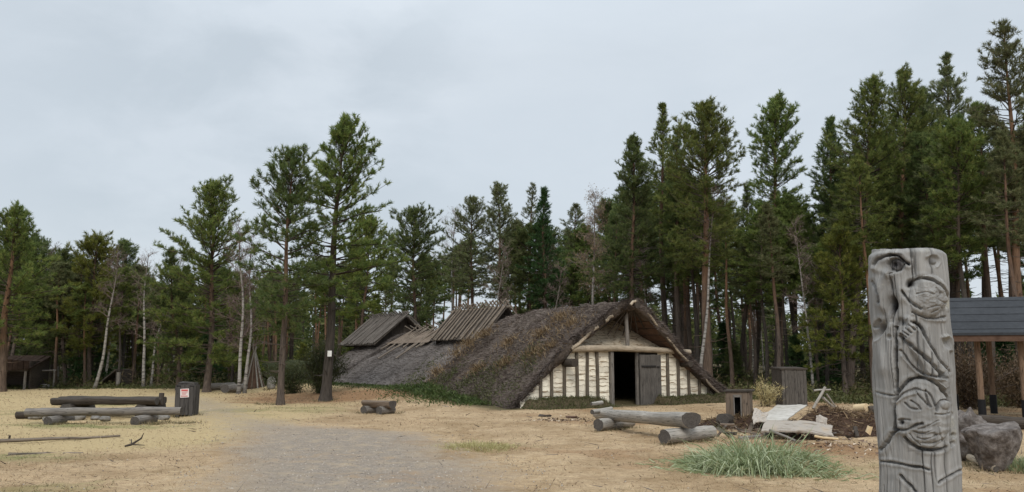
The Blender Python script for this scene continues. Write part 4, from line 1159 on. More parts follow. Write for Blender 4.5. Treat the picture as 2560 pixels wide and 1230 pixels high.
    # long vertical cleft
    groove(a((350, 840), (355, 1000), (360, 1230)) + b((345, 300), (330, 480), (330, 640)), 5.2, .042)
    # lower round head
    dome(b((590, 500))[0], 72, 88, .052, 0, .6)
    groove(b((330, 370), (380, 270), (450, 190), (540, 160), (630, 180), (720, 245), (790, 320), (830, 380)), 4.6, .036)
    groove(b((420, 720), (480, 780), (560, 825), (650, 842), (740, 835), (790, 815)), 4.4, .036)
    groove(b((350, 380), (420, 300), (520, 265), (600, 290)), 3.2, .015); ridge(b((360, 400), (440, 330), (530, 300)), 4, .010)
    for p in (((480, 375), (530, 410), (560, 460)), ((520, 290), (560, 360), (620, 420)), ((590, 300), (610, 380), (640, 430)), ((430, 400), (470, 440), (540, 460)), ((600, 280), (660, 360), (680, 420))): groove(b(*p), 2.6, .013)
    hole(b((400, 580))[0], 5.5, 5.5, .035); groove(b((380, 560), (420, 548), (470, 556)), 2.6, .014)
    groove(b((300, 690), (360, 640), (440, 660), (520, 600), (570, 590)), 3.4, .022)
    dome(b((755, 400))[0], 12, 15, .022); groove(b((690, 470), (695, 400), (740, 360), (800, 370), (815, 430), (780, 480)), 3, .020); groove(b((680, 500), (740, 505), (800, 490)), 3, .014)
    for p in (((500, 660), (570, 680), (650, 655)), ((530, 720), (600, 740), (690, 700)), ((560, 770), (650, 780), (740, 750)), ((540, 640), (600, 620), (700, 560)), ((470, 690), (500, 740), (560, 790)), ((700, 620), (720, 700), (760, 760))): groove(b(*p), 2.2, .008)
    groove(b((300, 690), (250, 760), (190, 830)), 5, .032)
    groove(b((155, 300), (230, 325), (330, 330)), 3, .016)
    # rings near the foot
    groove(b((175, 945), (300, 960), (450, 985), (650, 1020)), 3.2, .026)
    groove(b((735, 1145), (830, 1090), (930, 1025)), 3.2, .026)
    groove(b((370, 1080), (450, 1150), (520, 1230)), 4.0, .026)
    groove(b((840, 200), (850, 500), (845, 800)), 3, .014)
    for x, y in ((885, 700), (880, 780), (870, 510), (860, 790)): hole(b((x, y))[0], 4.5, 5.5, .03)
    hole(a((835, 990))[0], 8, 14, .03, -.3); ridge(a((790, 930), (850, 920), (880, 980), (880, 1060)), 4, .018)
    beard = np.exp(-((U - 2318) / 42) ** 2 - ((V_ - 1085) / 34) ** 2); disp += beard * .006 * np.sin(V_ / 3.1 + 2.5 * fbm(U / 14, V_ / 14, seed=523))
    ruff = np.exp(-((U - 2325) / 40) ** 2 - ((V_ - 745) / 36) ** 2); disp += ruff * .010 * fbm(U / 7, V_ / 7, seed=524, o=3)
    disp *= 1.2 * fw
    disp += .026 * fbm(np.cos(A) * 1.6, np.sin(A) * 1.6, Z * 2.2, seed=525, o=2)
    stain_shade = np.zeros_like(U); lichen = np.zeros_like(U)  # weather streaks, plus shade painted into eyes, nostrils and grooves
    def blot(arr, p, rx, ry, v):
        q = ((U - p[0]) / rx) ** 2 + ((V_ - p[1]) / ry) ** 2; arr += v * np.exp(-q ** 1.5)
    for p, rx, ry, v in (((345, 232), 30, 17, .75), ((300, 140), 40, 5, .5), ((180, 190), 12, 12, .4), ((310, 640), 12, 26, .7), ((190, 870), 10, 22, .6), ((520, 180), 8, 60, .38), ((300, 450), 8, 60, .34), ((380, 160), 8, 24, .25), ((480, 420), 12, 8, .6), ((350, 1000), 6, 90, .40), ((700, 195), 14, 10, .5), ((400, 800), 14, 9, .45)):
        blot(stain_shade, a(p)[0], rx, ry, v)
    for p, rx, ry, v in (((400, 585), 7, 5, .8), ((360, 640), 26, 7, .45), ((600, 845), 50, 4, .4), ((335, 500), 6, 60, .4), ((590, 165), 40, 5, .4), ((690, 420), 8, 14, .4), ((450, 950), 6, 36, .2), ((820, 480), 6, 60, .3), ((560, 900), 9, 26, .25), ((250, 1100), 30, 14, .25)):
        blot(stain_shade, b(p)[0], rx, ry, v)
    for p, rx, ry, v in (((840, 610), 10, 16, .75), ((640, 100), 34, 9, .35), ((830, 960), 12, 22, .5), ((600, 560), 34, 30, .28), ((220, 460), 14, 40, .3)): blot(lichen, a(p)[0], rx, ry, v)
    for p, rx, ry, v in (((885, 640), 9, 60, .5), ((740, 110), 14, 12, .35), ((500, 340), 40, 30, .22), ((230, 420), 16, 50, .25)): blot(lichen, b(p)[0], rx, ry, v)
    stain_shade *= fw; lichen *= fw
    # adze marks, weather cracks
    disp += .012 * fbm(np.cos(A) * 6, np.sin(A) * 6, Z * 3.0, seed=510, o=4) + .0035 * fbm(np.cos(A) * 22, np.sin(A) * 22, Z * 5, seed=511, o=3)
    cr = vnoise(A * 13 + .5 * vnoise(A * 3, Z * 4, 0, 519), Z * .55, 0, 512); disp -= .009 * np.exp(-(cr / .035) ** 2) * sstep(.1, .5, vnoise(A * 2, Z * 1.2, 0, 513))
    heads = 1 - .9 * (((U - 2308) / 78) ** 2 + ((V_ - 1034) / 92) ** 2 < 1) - .9 * (((U - 2319) / 50) ** 2 + ((V_ - 741) / 58) ** 2 < 1)
    rc = np.random.default_rng(515)
    for _ in range(40):
        a0 = a_front + rc.normal(0, 1.0); z0 = rc.uniform(.1, zt); ln = rc.uniform(.12, .55); dp = rc.uniform(.008, .026); wd = rc.uniform(.0032, .0055)
        wob_ = .012 * np.sin(Z * rc.uniform(5, 12) + rc.uniform(0, 6)) + .006 * np.sin(Z * 31 + rc.uniform(0, 6)) + rc.normal(0, .04) * (Z - z0)
        dA = (A - a0 - wob_ + PI) % (2 * PI) - PI
        disp -= dp * np.exp(-(dA * Rr / wd) ** 2) * np.clip(1 - ((Z - z0) / ln) ** 2, 0, 1) ** .5 * heads
    P = np.stack([cx + (Rr + disp) * N[..., 0], cy + (Rr + disp) * N[..., 1], Z], -1)
    top_h = .012 * fbm(np.cos(ang) * 2, np.sin(ang) * 2, seed=514); P[-1, :, 2] += top_h - .02 * np.cos(ang - a_front - 1.2)
    P[-2, :, 2] += (top_h - .02 * np.cos(ang - a_front - 1.2)) * .8
    V = P.reshape(-1, 3); nvert = len(V)
    i, j = np.meshgrid(np.arange(nz - 1), np.arange(na), indexing='ij'); jn = (j + 1) % na
    F4 = np.stack([i * na + j, i * na + jn, (i + 1) * na + jn, (i + 1) * na + j], -1).reshape(-1, 4)
    V = np.concatenate([V, [[bx + .022, by, zt - .012]]])
    j = np.arange(na); F3 = np.stack([(nz - 1) * na + j, (nz - 1) * na + (j + 1) % na, np.full(na, nvert)], 1)
    gc = np.stack([Z, np.cos(A) * .3, np.sin(A) * .3], -1).reshape(-1, 3); gc = np.concatenate([gc, [[zt, 0, 0]]])
    o = mesh_np('totem_pole', V - np.array([bx, by, 0]), F4, F3, ('totem_wood',), attrs={'gc': gc, 'stain_shade': np.append(stain_shade.reshape(-1), 0), 'lichen': np.append(lichen.reshape(-1), 0)}, smooth=True)
    o.location = (bx, by, 0)
    tag(o, 'tall weathered grey wooden pole carved with faces and a hand', 'totem pole')
build_totem()

# ---------------------------------------------------------------- log furniture
def log(mb, p0, p1, r, wob=.11, n=26, flat=None, seg=7, sag=0.0, taper=.92):
    p0, p1 = Vector(p0), Vector(p1); pts = []; rad = []
    for i in range(seg):
        k = i / (seg - 1); p = p0.lerp(p1, k)
        p.z += sag * math.sin(k * PI) + random.uniform(-.008, .008)
        pts.append(p); rad.append(r * (1 + (taper - 1) * k) * random.uniform(.97, 1.03))
    mb.tube(pts, rad, n=n, wob=wob, flat=flat, capmi=1)

def single(name, mat, fn, label=None, cat=None, group=None, parent=None):
    b = MB(); fn(b); o = b.build(name, [mat, mat if mat in ('fresh_wood', 'frame_pale', 'roof_pole') else 'log_end'], parent)
    return tag(o, label, cat, group)

def on(x, y, dz=0.0): return Vector((x, y, float(gz(x, y)) + dz))

def centred(root, *pts):
    return [Vector(p) - root.location for p in pts]

# bench before the house
def bench_front():
    o = on(3.0, 18.4); root = empty('log_bench', o, 0, 'long pale half-log bench on two round logs in front of the house', 'bench')
    g = lambda x, y, z: Vector((x, y, float(gz(x, y)) + z)) - o
    single('seat', 'bench_wood', lambda b: log(b, g(2.17, 20.6, .35), g(3.60, 16.45, .53), .18, flat=.42, seg=9, sag=-.01, taper=1.2), parent=root)
    single('support_log', 'bench_wood', lambda b: log(b, g(2.02, 19.2, .15), g(2.98, 20.5, .15), .14), parent=root)
    single('support_log', 'bench_wood', lambda b: log(b, g(3.02, 16.3, .155), g(4.25, 17.5, .15), .148), parent=root)
    single('billet', 'bench_wood', lambda b: log(b, g(1.95, 19.95, .40), g(2.5, 20.6, .44), .06, seg=3), parent=root)
bench_front()

# small bench in the middle
def bench_small():
    P = G(946, 1034); o = on(P.x, P.y); root = empty('log_bench', o, 0, 'short split-log bench on two chunky stubs, alone on the sand', 'bench')
    r = Matrix.Rotation(-.55, 3, 'Z'); g = lambda x, y, z: r @ Vector((x, y, 0)) + Vector((0, 0, z))
    single('seat', 'brown_plank', lambda b: log(b, g(-.56, .0, .36), g(.56, .0, .36), .17, flat=.25, seg=6, taper=1.15), parent=root)
    single('leg', 'grey_wood', lambda b: log(b, g(-.34, -.30, .12), g(-.30, .28, .12), .13, seg=4), parent=root)
    single('leg', 'grey_wood', lambda b: log(b, g(.30, -.32, .12), g(.34, .28, .12), .13, seg=4), parent=root)
bench_small()

# log table and bench on the left
def tables_left():
    A_, B_ = G(150, 1034), G(408, 1028)
    y = 23.6; xa, xb = at(152, 1000, y).x, at(408, 1000, y - .3).x
    o = on((xa + xb) / 2, y); root = empty('log_table', o, 0, 'dark thick log table with one raised end knob, behind the low log bench', 'table')
    g = lambda x, yy, z: Vector((x - o.x, yy - o.y, z))
    single('tabletop', 'dark_wood', lambda b: (log(b, g(xa, y, .50), g(xb, y - .3, .50), .16, flat=.4, seg=9, wob=.12), log(b, g(xa + .05, y + .3, .50), g(xb - .1, y + .0, .49), .17, flat=.4, seg=9), log(b, g(xa - .05, y - .30, .49), g(xb - .05, y - .58, .50), .15, flat=.4, seg=9, wob=.12)), parent=root)
    single('end_knob', 'dark_wood', lambda b: log(b, g(xb - .06, y - .3, .36), g(xb - .05, y - .3, .68), .075, seg=3), parent=root)
    for k in (.16, .84):
        x = xa + (xb - xa) * k
        single('leg', 'dark_wood', lambda b: log(b, g(x, y - .6, .19), g(x + .05, y + .6, .19), .20, seg=4), parent=root)
    single('crosspiece', 'grey_wood', lambda b: log(b, g(xa - .12, y - .75, .23), g(xa + .42, y - .75, .24), .055, seg=3), parent=root)
    single('crosspiece', 'grey_wood', lambda b: log(b, g(xa + .75, y - .75, .22), g(xa + 1.1, y - .75, .23), .055, seg=3), parent=root)
    y2 = 21.2; xa, xb = at(66, 1030, y2).x, at(446, 1025, y2).x
    o2 = on((xa + xb) / 2, y2); r2 = empty('log_bench', o2, 0, 'long grey log bench on low stub logs beside the waste bin', 'bench')
    g2 = lambda x, yy, z: Vector((x - o2.x, yy - o2.y, z))
    single('seat', 'grey_wood', lambda b: log(b, g2(xa, y2, .30), g2(xb, y2 + .2, .335), .125, flat=.75, seg=10), parent=r2)
    for k in (.22, .78):
        x = xa + (xb - xa) * k
        single('support_log', 'grey_wood', lambda b: log(b, g2(x - .06, y2 - .42, .10), g2(x + .06, y2 + .45, .11), .125, seg=4), parent=r2)
    p = G(52, 1046)
    single('log_end', 'dark_wood', lambda b: log(b, on(p.x - .12, p.y, .09), on(p.x + .55, p.y + .05, .12), .10, seg=4), 'short charred log lying at the far end of the grey log bench', 'log')
    rr = random.Random(3)
    for i, (u, v, s, lab) in enumerate([(88, 1046, .15, 'dark round stone under the leftmost end of the grey log bench'), (128, 1050, .17, 'mossy grey stone second from the charred log end'), (168, 1055, .13, 'low stone before the bench support, next to the pale chip'), (196, 1048, .14, 'round stone close to the left stub of the grey log bench'),
                                     (262, 1050, .11, 'small pale stone in the middle under the grey log bench'), (238, 1048, .10, 'tan stone left of centre under the grey log bench'), (372, 1052, .16, 'brown stone by the right stub of the grey log bench'), (408, 1048, .13, 'grey stone right beside the wooden waste bin')]):
        q = G(u, v + 2); rock('stone', on(q.x, q.y), s, 40 + i, 'stone', (1.15, .9, .75), .3, lab, 'stone', 'stones under the log bench')
    q = G(192, 1058); single('wood_chip', 'fresh_wood', lambda b: b.box(on(q.x, q.y, .03), (.46, .12, .05), 0, Matrix.Rotation(.2, 3, 'Z'), jit=.015), 'pale split piece of firewood lying before the log bench', 'firewood')
tables_left()

def waste_bin():
    P = G(466, 1039); o = on(P.x, P.y); root = empty('waste_bin', o, 0, 'dark slatted wooden waste bin with a pink and white notice', 'bin')
    R, H = .25, .86
    for sd in range(4):
        rot = Matrix.Rotation(sd * PI / 2 + .10, 3, 'Z')
        for i in range(4):
            c = rot @ Vector((-R + 2 * R * (i + .5) / 4, -R - .012, 0))
            single('slat', 'bin_wood', lambda b: b.box((c.x, c.y, H / 2 + random.uniform(-.02, .04)), (2 * R / 4 - .008, .024, H), 2, rot, jit=.004), parent=root)
    b = MB(); b.box((0, 0, .43), (R * 1.86, R * 1.86, .76), 2, Matrix.Rotation(.10, 3, 'Z')); b.build('dark_fill', 'black_sleeve', root)
    b = MB(); b.box((0, .02, .91), (.46, .46, .10), 0, Matrix.Rotation(.10, 3, 'Z') @ Matrix.Rotation(.05, 3, 'Y'), jit=.015); b.build('lid', 'bin_wood', root)
    s = MB(); s.box((.03, -R - .045, .66), (.25, .012, .25), 0, Matrix.Rotation(-.05, 3, 'Y')); sg = s.build('notice', 'sign_white', root)
    s = MB()
    s.box((.03, -R - .055, .74), (.19, .006, .05), 0); s.box((.03, -R - .055, .575), (.20, .006, .02), 0)
    for i in range(3): s.box((.03 - .01 * i, -R - .055, .685 - i * .03), (.17 - .03 * i, .006, .009), 0)
    s.build('print', 'sign_red', sg)
waste_bin()

# logs lying farther back, grey stone, lying poles, twig
def far_logs():
    p, q = G(517, 977), G(578, 975)
    single('log', 'grey_wood', lambda b: log(b, on(p.x, p.y, .19), on(q.x, q.y + .4, .2), .19, seg=6), 'grey log lying behind the waste bin, the one partly hidden by another log', 'log')
    p, q = G(562, 984), G(606, 979)
    single('log', 'grey_wood', lambda b: log(b, on(p.x, p.y, .22), on(q.x, q.y + .2, .2), .2, seg=6), 'nearer stubby log with a dark cut end at the birch foot', 'log')
    p = G(678, 973); rock('standing_stone', on(p.x, p.y), .33, 61, 'stone', (.62, .55, .95), .18, 'pale upright boulder between the birch and the slim pine', 'stone', sink=.1)
    p, q = G(-60, 1111), G(300, 1094)
    single('pole', 'roof_pole', lambda b: log(b, on(p.x, p.y, .04), on(q.x, q.y, .03), .042, seg=8, n=8, taper=.5), 'long thin pole lying on the dry grass, the one farther from the camera', 'pole')
    p, q = G(20, 1138), G(208, 1132)
    single('pole', 'roof_pole', lambda b: log(b, on(p.x, p.y, .0), on(q.x, q.y, .0), .04, seg=7, n=8, taper=.5), 'half-buried thin pole lying nearest on the dry grass', 'pole')
    p = G(328, 1118)
    def tw(b):
        o = on(p.x, p.y)
        b.tube([o + Vector((-.12, 0, .02)), o + Vector((0, 0, .05)), o + Vector((.16, .05, .16)), o + Vector((.2, .05, .26))], [.018, .022, .016, .006], n=6)
        b.tube([o + Vector((0, 0, .05)), o + Vector((-.05, .1, .14))], [.016, .008], n=6); b.tube([o + Vector((.02, 0, .05)), o + Vector((.3, -.1, .05))], [.014, .006], n=6)
    single('twig', 'dark_wood', tw, 'forked dry twig lying on the dry grass past the pole ends', 'twig')
    p = G(21, 1104); single('peg', 'dark_wood', lambda b: log(b, on(p.x, p.y, -.05), on(p.x + .02, p.y, .12), .022, seg=3, n=7), 'short dark peg standing at the long thin pole', 'peg')
far_logs()

# ---------------------------------------------------------------- right-hand yard
def low_box():
    P = G(1850, 1064); o = on(P.x, P.y); root = empty('plank_box', o, -.42, 'small grey plank box with a narrow black slot and flat lid', 'box')
    W, D_, H = .60, .46, .85
    f = MB()
    for i in range(4): f.box((-W / 2 + .02 + .0, -D_ / 2 + D_ * (i + .5) / 4, H / 2), (.03, D_ / 4 - .008, H), 2, jit=.003)
    f.build('side_panel', 'brown_plank', root)
    f = MB()
    for i in range(4): f.box((W / 2 - .02, -D_ / 2 + D_ * (i + .5) / 4, H / 2), (.03, D_ / 4 - .008, H), 2, jit=.003)
    f.build('side_panel', 'brown_plank', root)
    f = MB(); f.box((-.19, -D_ / 2 - .018, H / 2), (.20, .03, H), 2); f.box((.19, -D_ / 2 - .018, H / 2), (.20, .03, H), 2); f.box((0, -D_ / 2 - .018, H - .05), (.18, .03, .10), 0)
    f.box((0, D_ / 2 + .0, H / 2), (W, .03, H), 2); f.build('front_panel', 'brown_plank', root)
    f = MB(); f.box((-.085, -D_ / 2 - .040, H / 2 - .04), (.025, .02, H - .1), 2); f.box((.085, -D_ / 2 - .040, H / 2 - .04), (.025, .02, H - .1), 2); f.box((0, -D_ / 2 - .040, H - .10), (.21, .02, .06), 0); f.build('slot_frame', 'grey_wood', root)
    f = MB(); f.box((0, .06, H / 2 - .02), (W - .10, D_ - .16, H - .06), 2); f.build('dark_fill', 'void_black', root)  # black block added as the darkness inside the slot
    f = MB(); f.box((0, 0, H + .025), (W + .12, D_ + .14, .04), 0, Matrix.Rotation(-.03, 3, 'Y')); f.build('lid', 'dark_wood', root)
low_box()

def cabinet():
    P = G(1976, 1012); o = on(P.x, P.y); root = empty('plank_bin', o, .12, 'tall grey cabinet of upright planks at the edge of the wood', 'cabinet')
    W, D_, H = .90, .75, 1.24; n = 8
    for i in range(n):
        single('plank', 'door_wood', lambda b: b.box((-W / 2 + W * (i + .5) / n, -D_ / 2 + random.uniform(-.01, .01), H / 2), (W / n - .008, .035, H + random.uniform(-.04, .05)), 2, jit=.004), parent=root)
    f = MB()
    for i in range(6):
        f.box((-W / 2, -D_ / 2 + .03 + D_ * (i + .5) / 6, H / 2), (.035, D_ / 6 - .008, H), 2, jit=.004); f.box((W / 2, -D_ / 2 + .03 + D_ * (i + .5) / 6, H / 2), (.035, D_ / 6 - .008, H), 2, jit=.004)
    f.box((0, D_ / 2 + .03, H / 2), (W, .03, H), 2); f.build('side_panel', 'dark_wood', root)
    f = MB(); f.box((0, 0, H + .04), (W + .08, D_ + .1, .05), 0, Matrix.Rotation(.05, 3, 'X')); f.build('lid', 'dark_wood', root)
cabinet()

def sheet(name, corners, thick, mat, label, cat, wave=.03, nx=14, ny=8, seed=1, curl=0.0):
    c = [Vector(p) for p in corners]; rr = random.Random(seed); V = []; gc = []
    nrm = (c[1] - c[0]).cross(c[3] - c[0]).normalized()
    if nrm.z < 0: nrm = -nrm
    for i in range(nx):
        for j in range(ny):
            a, b = i / (nx - 1), j / (ny - 1)
            jit = Vector((rr.uniform(-.02, .02), rr.uniform(-.02, .02), 0)) if i in (0, nx - 1) or j in (0, ny - 1) else Vector()
            p = c[0].lerp(c[1], a).lerp(c[3].lerp(c[2], a), b) + jit
            p += nrm * (wave * float(fbm(a * 3 + seed, b * 3, seed=seed)) + curl * math.sin(b * PI) + curl * .3 * math.sin(a * PI))
            V.append(p); gc.append((a * 1.2 + seed, b * .7, 0))
    n = nx * ny; V2 = [v - nrm * thick for v in V]; Fq = []
    ix = lambda i, j: i * ny + j
    for i in range(nx - 1):
        for j in range(ny - 1):
            q = (ix(i, j), ix(i + 1, j), ix(i + 1, j + 1), ix(i, j + 1)); Fq += [q, tuple(k + n for k in q[::-1])]
    for i in range(nx - 1): 
        for j in (0, ny - 1): Fq.append((ix(i, j), ix(i + 1, j), ix(i + 1, j) + n, ix(i, j) + n))
    for j in range(ny - 1):
        for i in (0, nx - 1): Fq.append((ix(i, j), ix(i, j + 1), ix(i, j + 1) + n, ix(i, j) + n))
    mb = MB(); mb.add(V + V2, Fq, gc + gc, rnd=rr.random(), smooth=False); o = mb.build(name, mat)
    return tag(o, label, cat)

def yard_debris():
    # brown peat heap
    rng = np.random.default_rng(600)
    cx, cy = 8.0, 19.6
    def heap(name, cx, cy, rx, ry, h, seed, label, mat='peat', straw='fern_dead', nb=2600):
        n, m = 26, 56
        r = np.linspace(0, 1, n); a = np.linspace(0, 2 * PI, m, endpoint=False); R, A = np.meshgrid(r, a, indexing='ij')
        edge = 1 + .2 * fbm(np.cos(A) * 1.5, np.sin(A) * 1.5, seed=seed)
        x, y = cx + rx * R * edge * np.cos(A), cy + ry * R * edge * np.sin(A)
        z = gz(x, y) - .02 + h * (1 - R ** 1.6) * (1 + .55 * fbm(x * 1.8, y * 1.8, seed=seed + 1)) + .06 * fbm(x * 6, y * 6, seed=seed + 2) * (1 - R)
        V = np.stack([x, y, z], -1).reshape(-1, 3)
        i, j = np.meshgrid(np.arange(n - 1), np.arange(m), indexing='ij'); jn = (j + 1) % m
        q = np.stack([i * m + j, (i + 1) * m + j, (i + 1) * m + jn, i * m + jn], -1).reshape(-1, 4)
        k = rng.integers(0, len(V), nb); P = V[k] + rng.uniform(-.08, .08, (nb, 3)) * np.array([1, 1, .3]); D = rng.normal(0, .7, (nb, 3)); D[:, 2] = np.abs(D[:, 2]) * .4
        Vs, Fc, rv = blades(P, D, rng.uniform(.05, .28, nb), rng.uniform(.012, .03, nb), rng.uniform(0, 1, nb) ** 1.6, rng)
        o = mesh_np(name, np.concatenate([V, Vs]), q, Fc + len(V), (mat, straw), 0, 1, {'rnd': np.concatenate([np.zeros(len(V)), rv])}, smooth=False)
        return tag(o, label, 'heap')
    heap('peat_heap', 7.75, 19.0, 1.45, 1.25, .56, 610, 'heap of dark reddish-brown peat and roots beside the carved pole')
    heap('debris_heap', 6.0, 20.6, 1.7, .9, .30, 620, 'low brown heap of bark and twigs behind the white sheet', nb=1800)
    y0 = 19.6
    A_, B_, C_, D_ = at(1883, 1052, 19.2), at(1966, 1051, 19.0), at(2017, 1011, 20.6), at(1945, 1013, 20.9)
    sheet('bark_sheet', (A_, B_, C_, D_), .02, 'white_sheet', 'flat whitish sheet tilted on the debris heap beside the plank box', 'sheet', .03, seed=4)
    A_, B_, C_, D_ = at(1882, 1056, 18.9), at(1915, 1054, 18.9), at(1918, 1030, 19.9), at(1884, 1022, 19.9)
    sheet('bark_piece', (A_, B_, C_, D_), .02, 'bark_slab', 'small crumpled pinkish bark piece close to the plank box', 'bark', .06, seed=6)
    A_, B_, C_, D_ = at(1905, 1078, 17.2), at(2082, 1088, 16.9), at(2075, 1068, 17.9), at(1925, 1056, 18.2)
    sheet('bark_slab', (A_, B_, C_, D_), .035, 'bark_slab', 'long curved slab of pale bark lying behind the green grass clump', 'bark', .05, nx=22, ny=9, seed=8, curl=.13)
    # sticks and chunks
    def stick(u0, v0, y0, u1, v1, y1, r, mat, name, label, cat='stick', n=7):
        p, q = at(u0, v0, y0), at(u1, v1, y1)
        single(name, mat, lambda b: log(b, p, q, r, seg=4, n=n, taper=.85), label, cat)
    Y = 23.6
    rt = empty('trestle', on(at(2060, 1000, Y).x, Y), 0, 'pale broken trestle of crossed poles behind the debris heap', 'trestle')
    for (u0, v0, u1, v1, r, dy, nm) in ((2033, 1022, 2063, 968, .045, 0, 'leg'), (2057, 994, 2096, 1030, .045, -.2, 'leg'), (2066, 985, 2090, 1018, .03, .5, 'leg'), (2034, 976, 2076, 974, .03, .1, 'crossbar')):
        p, q = at(u0, v0, Y + dy) - rt.location, at(u1, v1, Y + dy + .15) - rt.location
        single(nm, 'bench_wood', lambda b: log(b, p, q, r, seg=4, n=7, taper=.9), parent=rt)
    stick(2140, 1022, 20.3, 2168, 1020, 20.0, .12, 'fresh_wood', 'log_chunk', 'pale sawn log chunk lying on top of the peat heap', 'log', 10)
    stick(2172, 1026, 20.0, 2192, 1024, 20.0, .11, 'dark_wood', 'log_chunk', 'dark log chunk on the peat heap next to the carved pole', 'log', 10)
    stick(1806, 1050, 19.9, 1824, 1048, 20.3, .16, 'dark_wood', 'log_chunk', 'dark round log chunk left of the small plank box', 'log', 12)
    stick(1800, 1062, 18.9, 1836, 1062, 18.9, .035, 'brown_plank', 'plank_offcut', 'flat brown offcut lying before the small plank box', 'offcut')
    sheet('bark_roll', (at(2040, 1060, 17.7), at(2070, 1064, 17.5), at(2066, 1046, 17.8), at(2044, 1042, 18.0)), .02, 'bark_slab', 'small curled strip of pale bark at the foot of the peat heap', 'bark', .05, nx=9, ny=7, seed=14, curl=.09)
    c_ = at(2173, 1074, 17.6); single('white_chip', 'fresh_wood', lambda b: b.box(c_, (.09, .04, .17), 2, Matrix.Rotation(.5, 3, 'Y'), jit=.022), 'white chip standing out of the peat heap by the pole', 'chip')
    stick(2036, 1091, 16.3, 2096, 1098, 16.2, .028, 'fresh_wood', 'split_lath', 'yellowish split lath lying before the curved bark slab', 'lath', 7)
    stick(1925, 1075, 17.0, 1990, 1102, 16.2, .03, 'grey_wood', 'dead_branch', 'crooked grey dead branch leaning out of the green grass clump', 'branch', 7)
    stick(1505, 1006, 20.6, 1478, 1010, 20.3, .05, 'bench_wood', 'billet', 'short grey billet lying against the far end of the half-log bench', 'billet', 8)
    P = G(1402, 1052)
    rng = np.random.default_rng(640); n = 220
    def scatter(name, cx, cy, rx, ry, n, lab, lo=.03, hi=.13, mat='chip'):
        x, y = rng.normal(cx, rx, n), rng.normal(cy, ry, n)
        Pp = np.stack([x, y, gz(x, y) + rng.uniform(0, .03, n)], -1); D = rng.normal(0, 1, (n, 3)); D[:, 2] = np.abs(D[:, 2]) * .25
        V, Fc, rv = blades(Pp, D, rng.uniform(lo, hi, n), rng.uniform(.02, .06, n), rng.uniform(0, 1, n) ** 1.5, rng)
        o = mesh_np(name, V, None, Fc, (mat,), attrs={'rnd': rv}); tag(o, lab, 'wood chips', kind='stuff')
    scatter('wood_chips', P.x + .1, P.y, .55, .35, 200, 'scattered bark and wood chips on the sand before the house')
    scatter('wood_chips', 6.3, 15.8, 1.0, .8, 320, 'bark and wood chips strewn before the peat heap')
    scatter('wood_chips', 5.6, 18.9, 1.3, .7, 260, 'chips and bark scraps around the debris heap')
    rg = random.Random(65); mb = MB()
    for _ in range(120):
        x, y = rg.gauss(6.4, 1.1), rg.gauss(18.9, 1.0); L = rg.uniform(.1, .5)
        mb.box(on(x, y, rg.uniform(.0, .12)), (L, rg.uniform(.03, .12), rg.uniform(.015, .06)), 0, Matrix.Rotation(rg.uniform(0, PI), 3, 'Z') @ Matrix.Rotation(rg.gauss(0, .3), 3, 'Y'), jit=.018, mi=rg.choice((0, 0, 1, 2)))
    tag(mb.build('rubble', ['brown_plank', 'grey_wood', 'dark_wood']), 'broken boards and bark lumps littering the debris heap', 'rubble', kind='stuff')
    for i, (u, v, y, L, lab) in enumerate([(1362, 1042, 22, .22, 'dark bark curl lying on the sand, left end of the chip trail'), (1430, 1046, 22, .2, 'reddish bark strip lying on the sand nearest the half-log bench')]):
        p = G(u, v); single('bark_strip', 'red_trunk_board' if i else 'dark_wood', lambda b: b.box(on(p.x, p.y, .03), (L * 1.6, .16, .05), 0, Matrix.Rotation(.5 * i - .2, 3, 'Z'), jit=.03), lab, 'bark')
yard_debris()

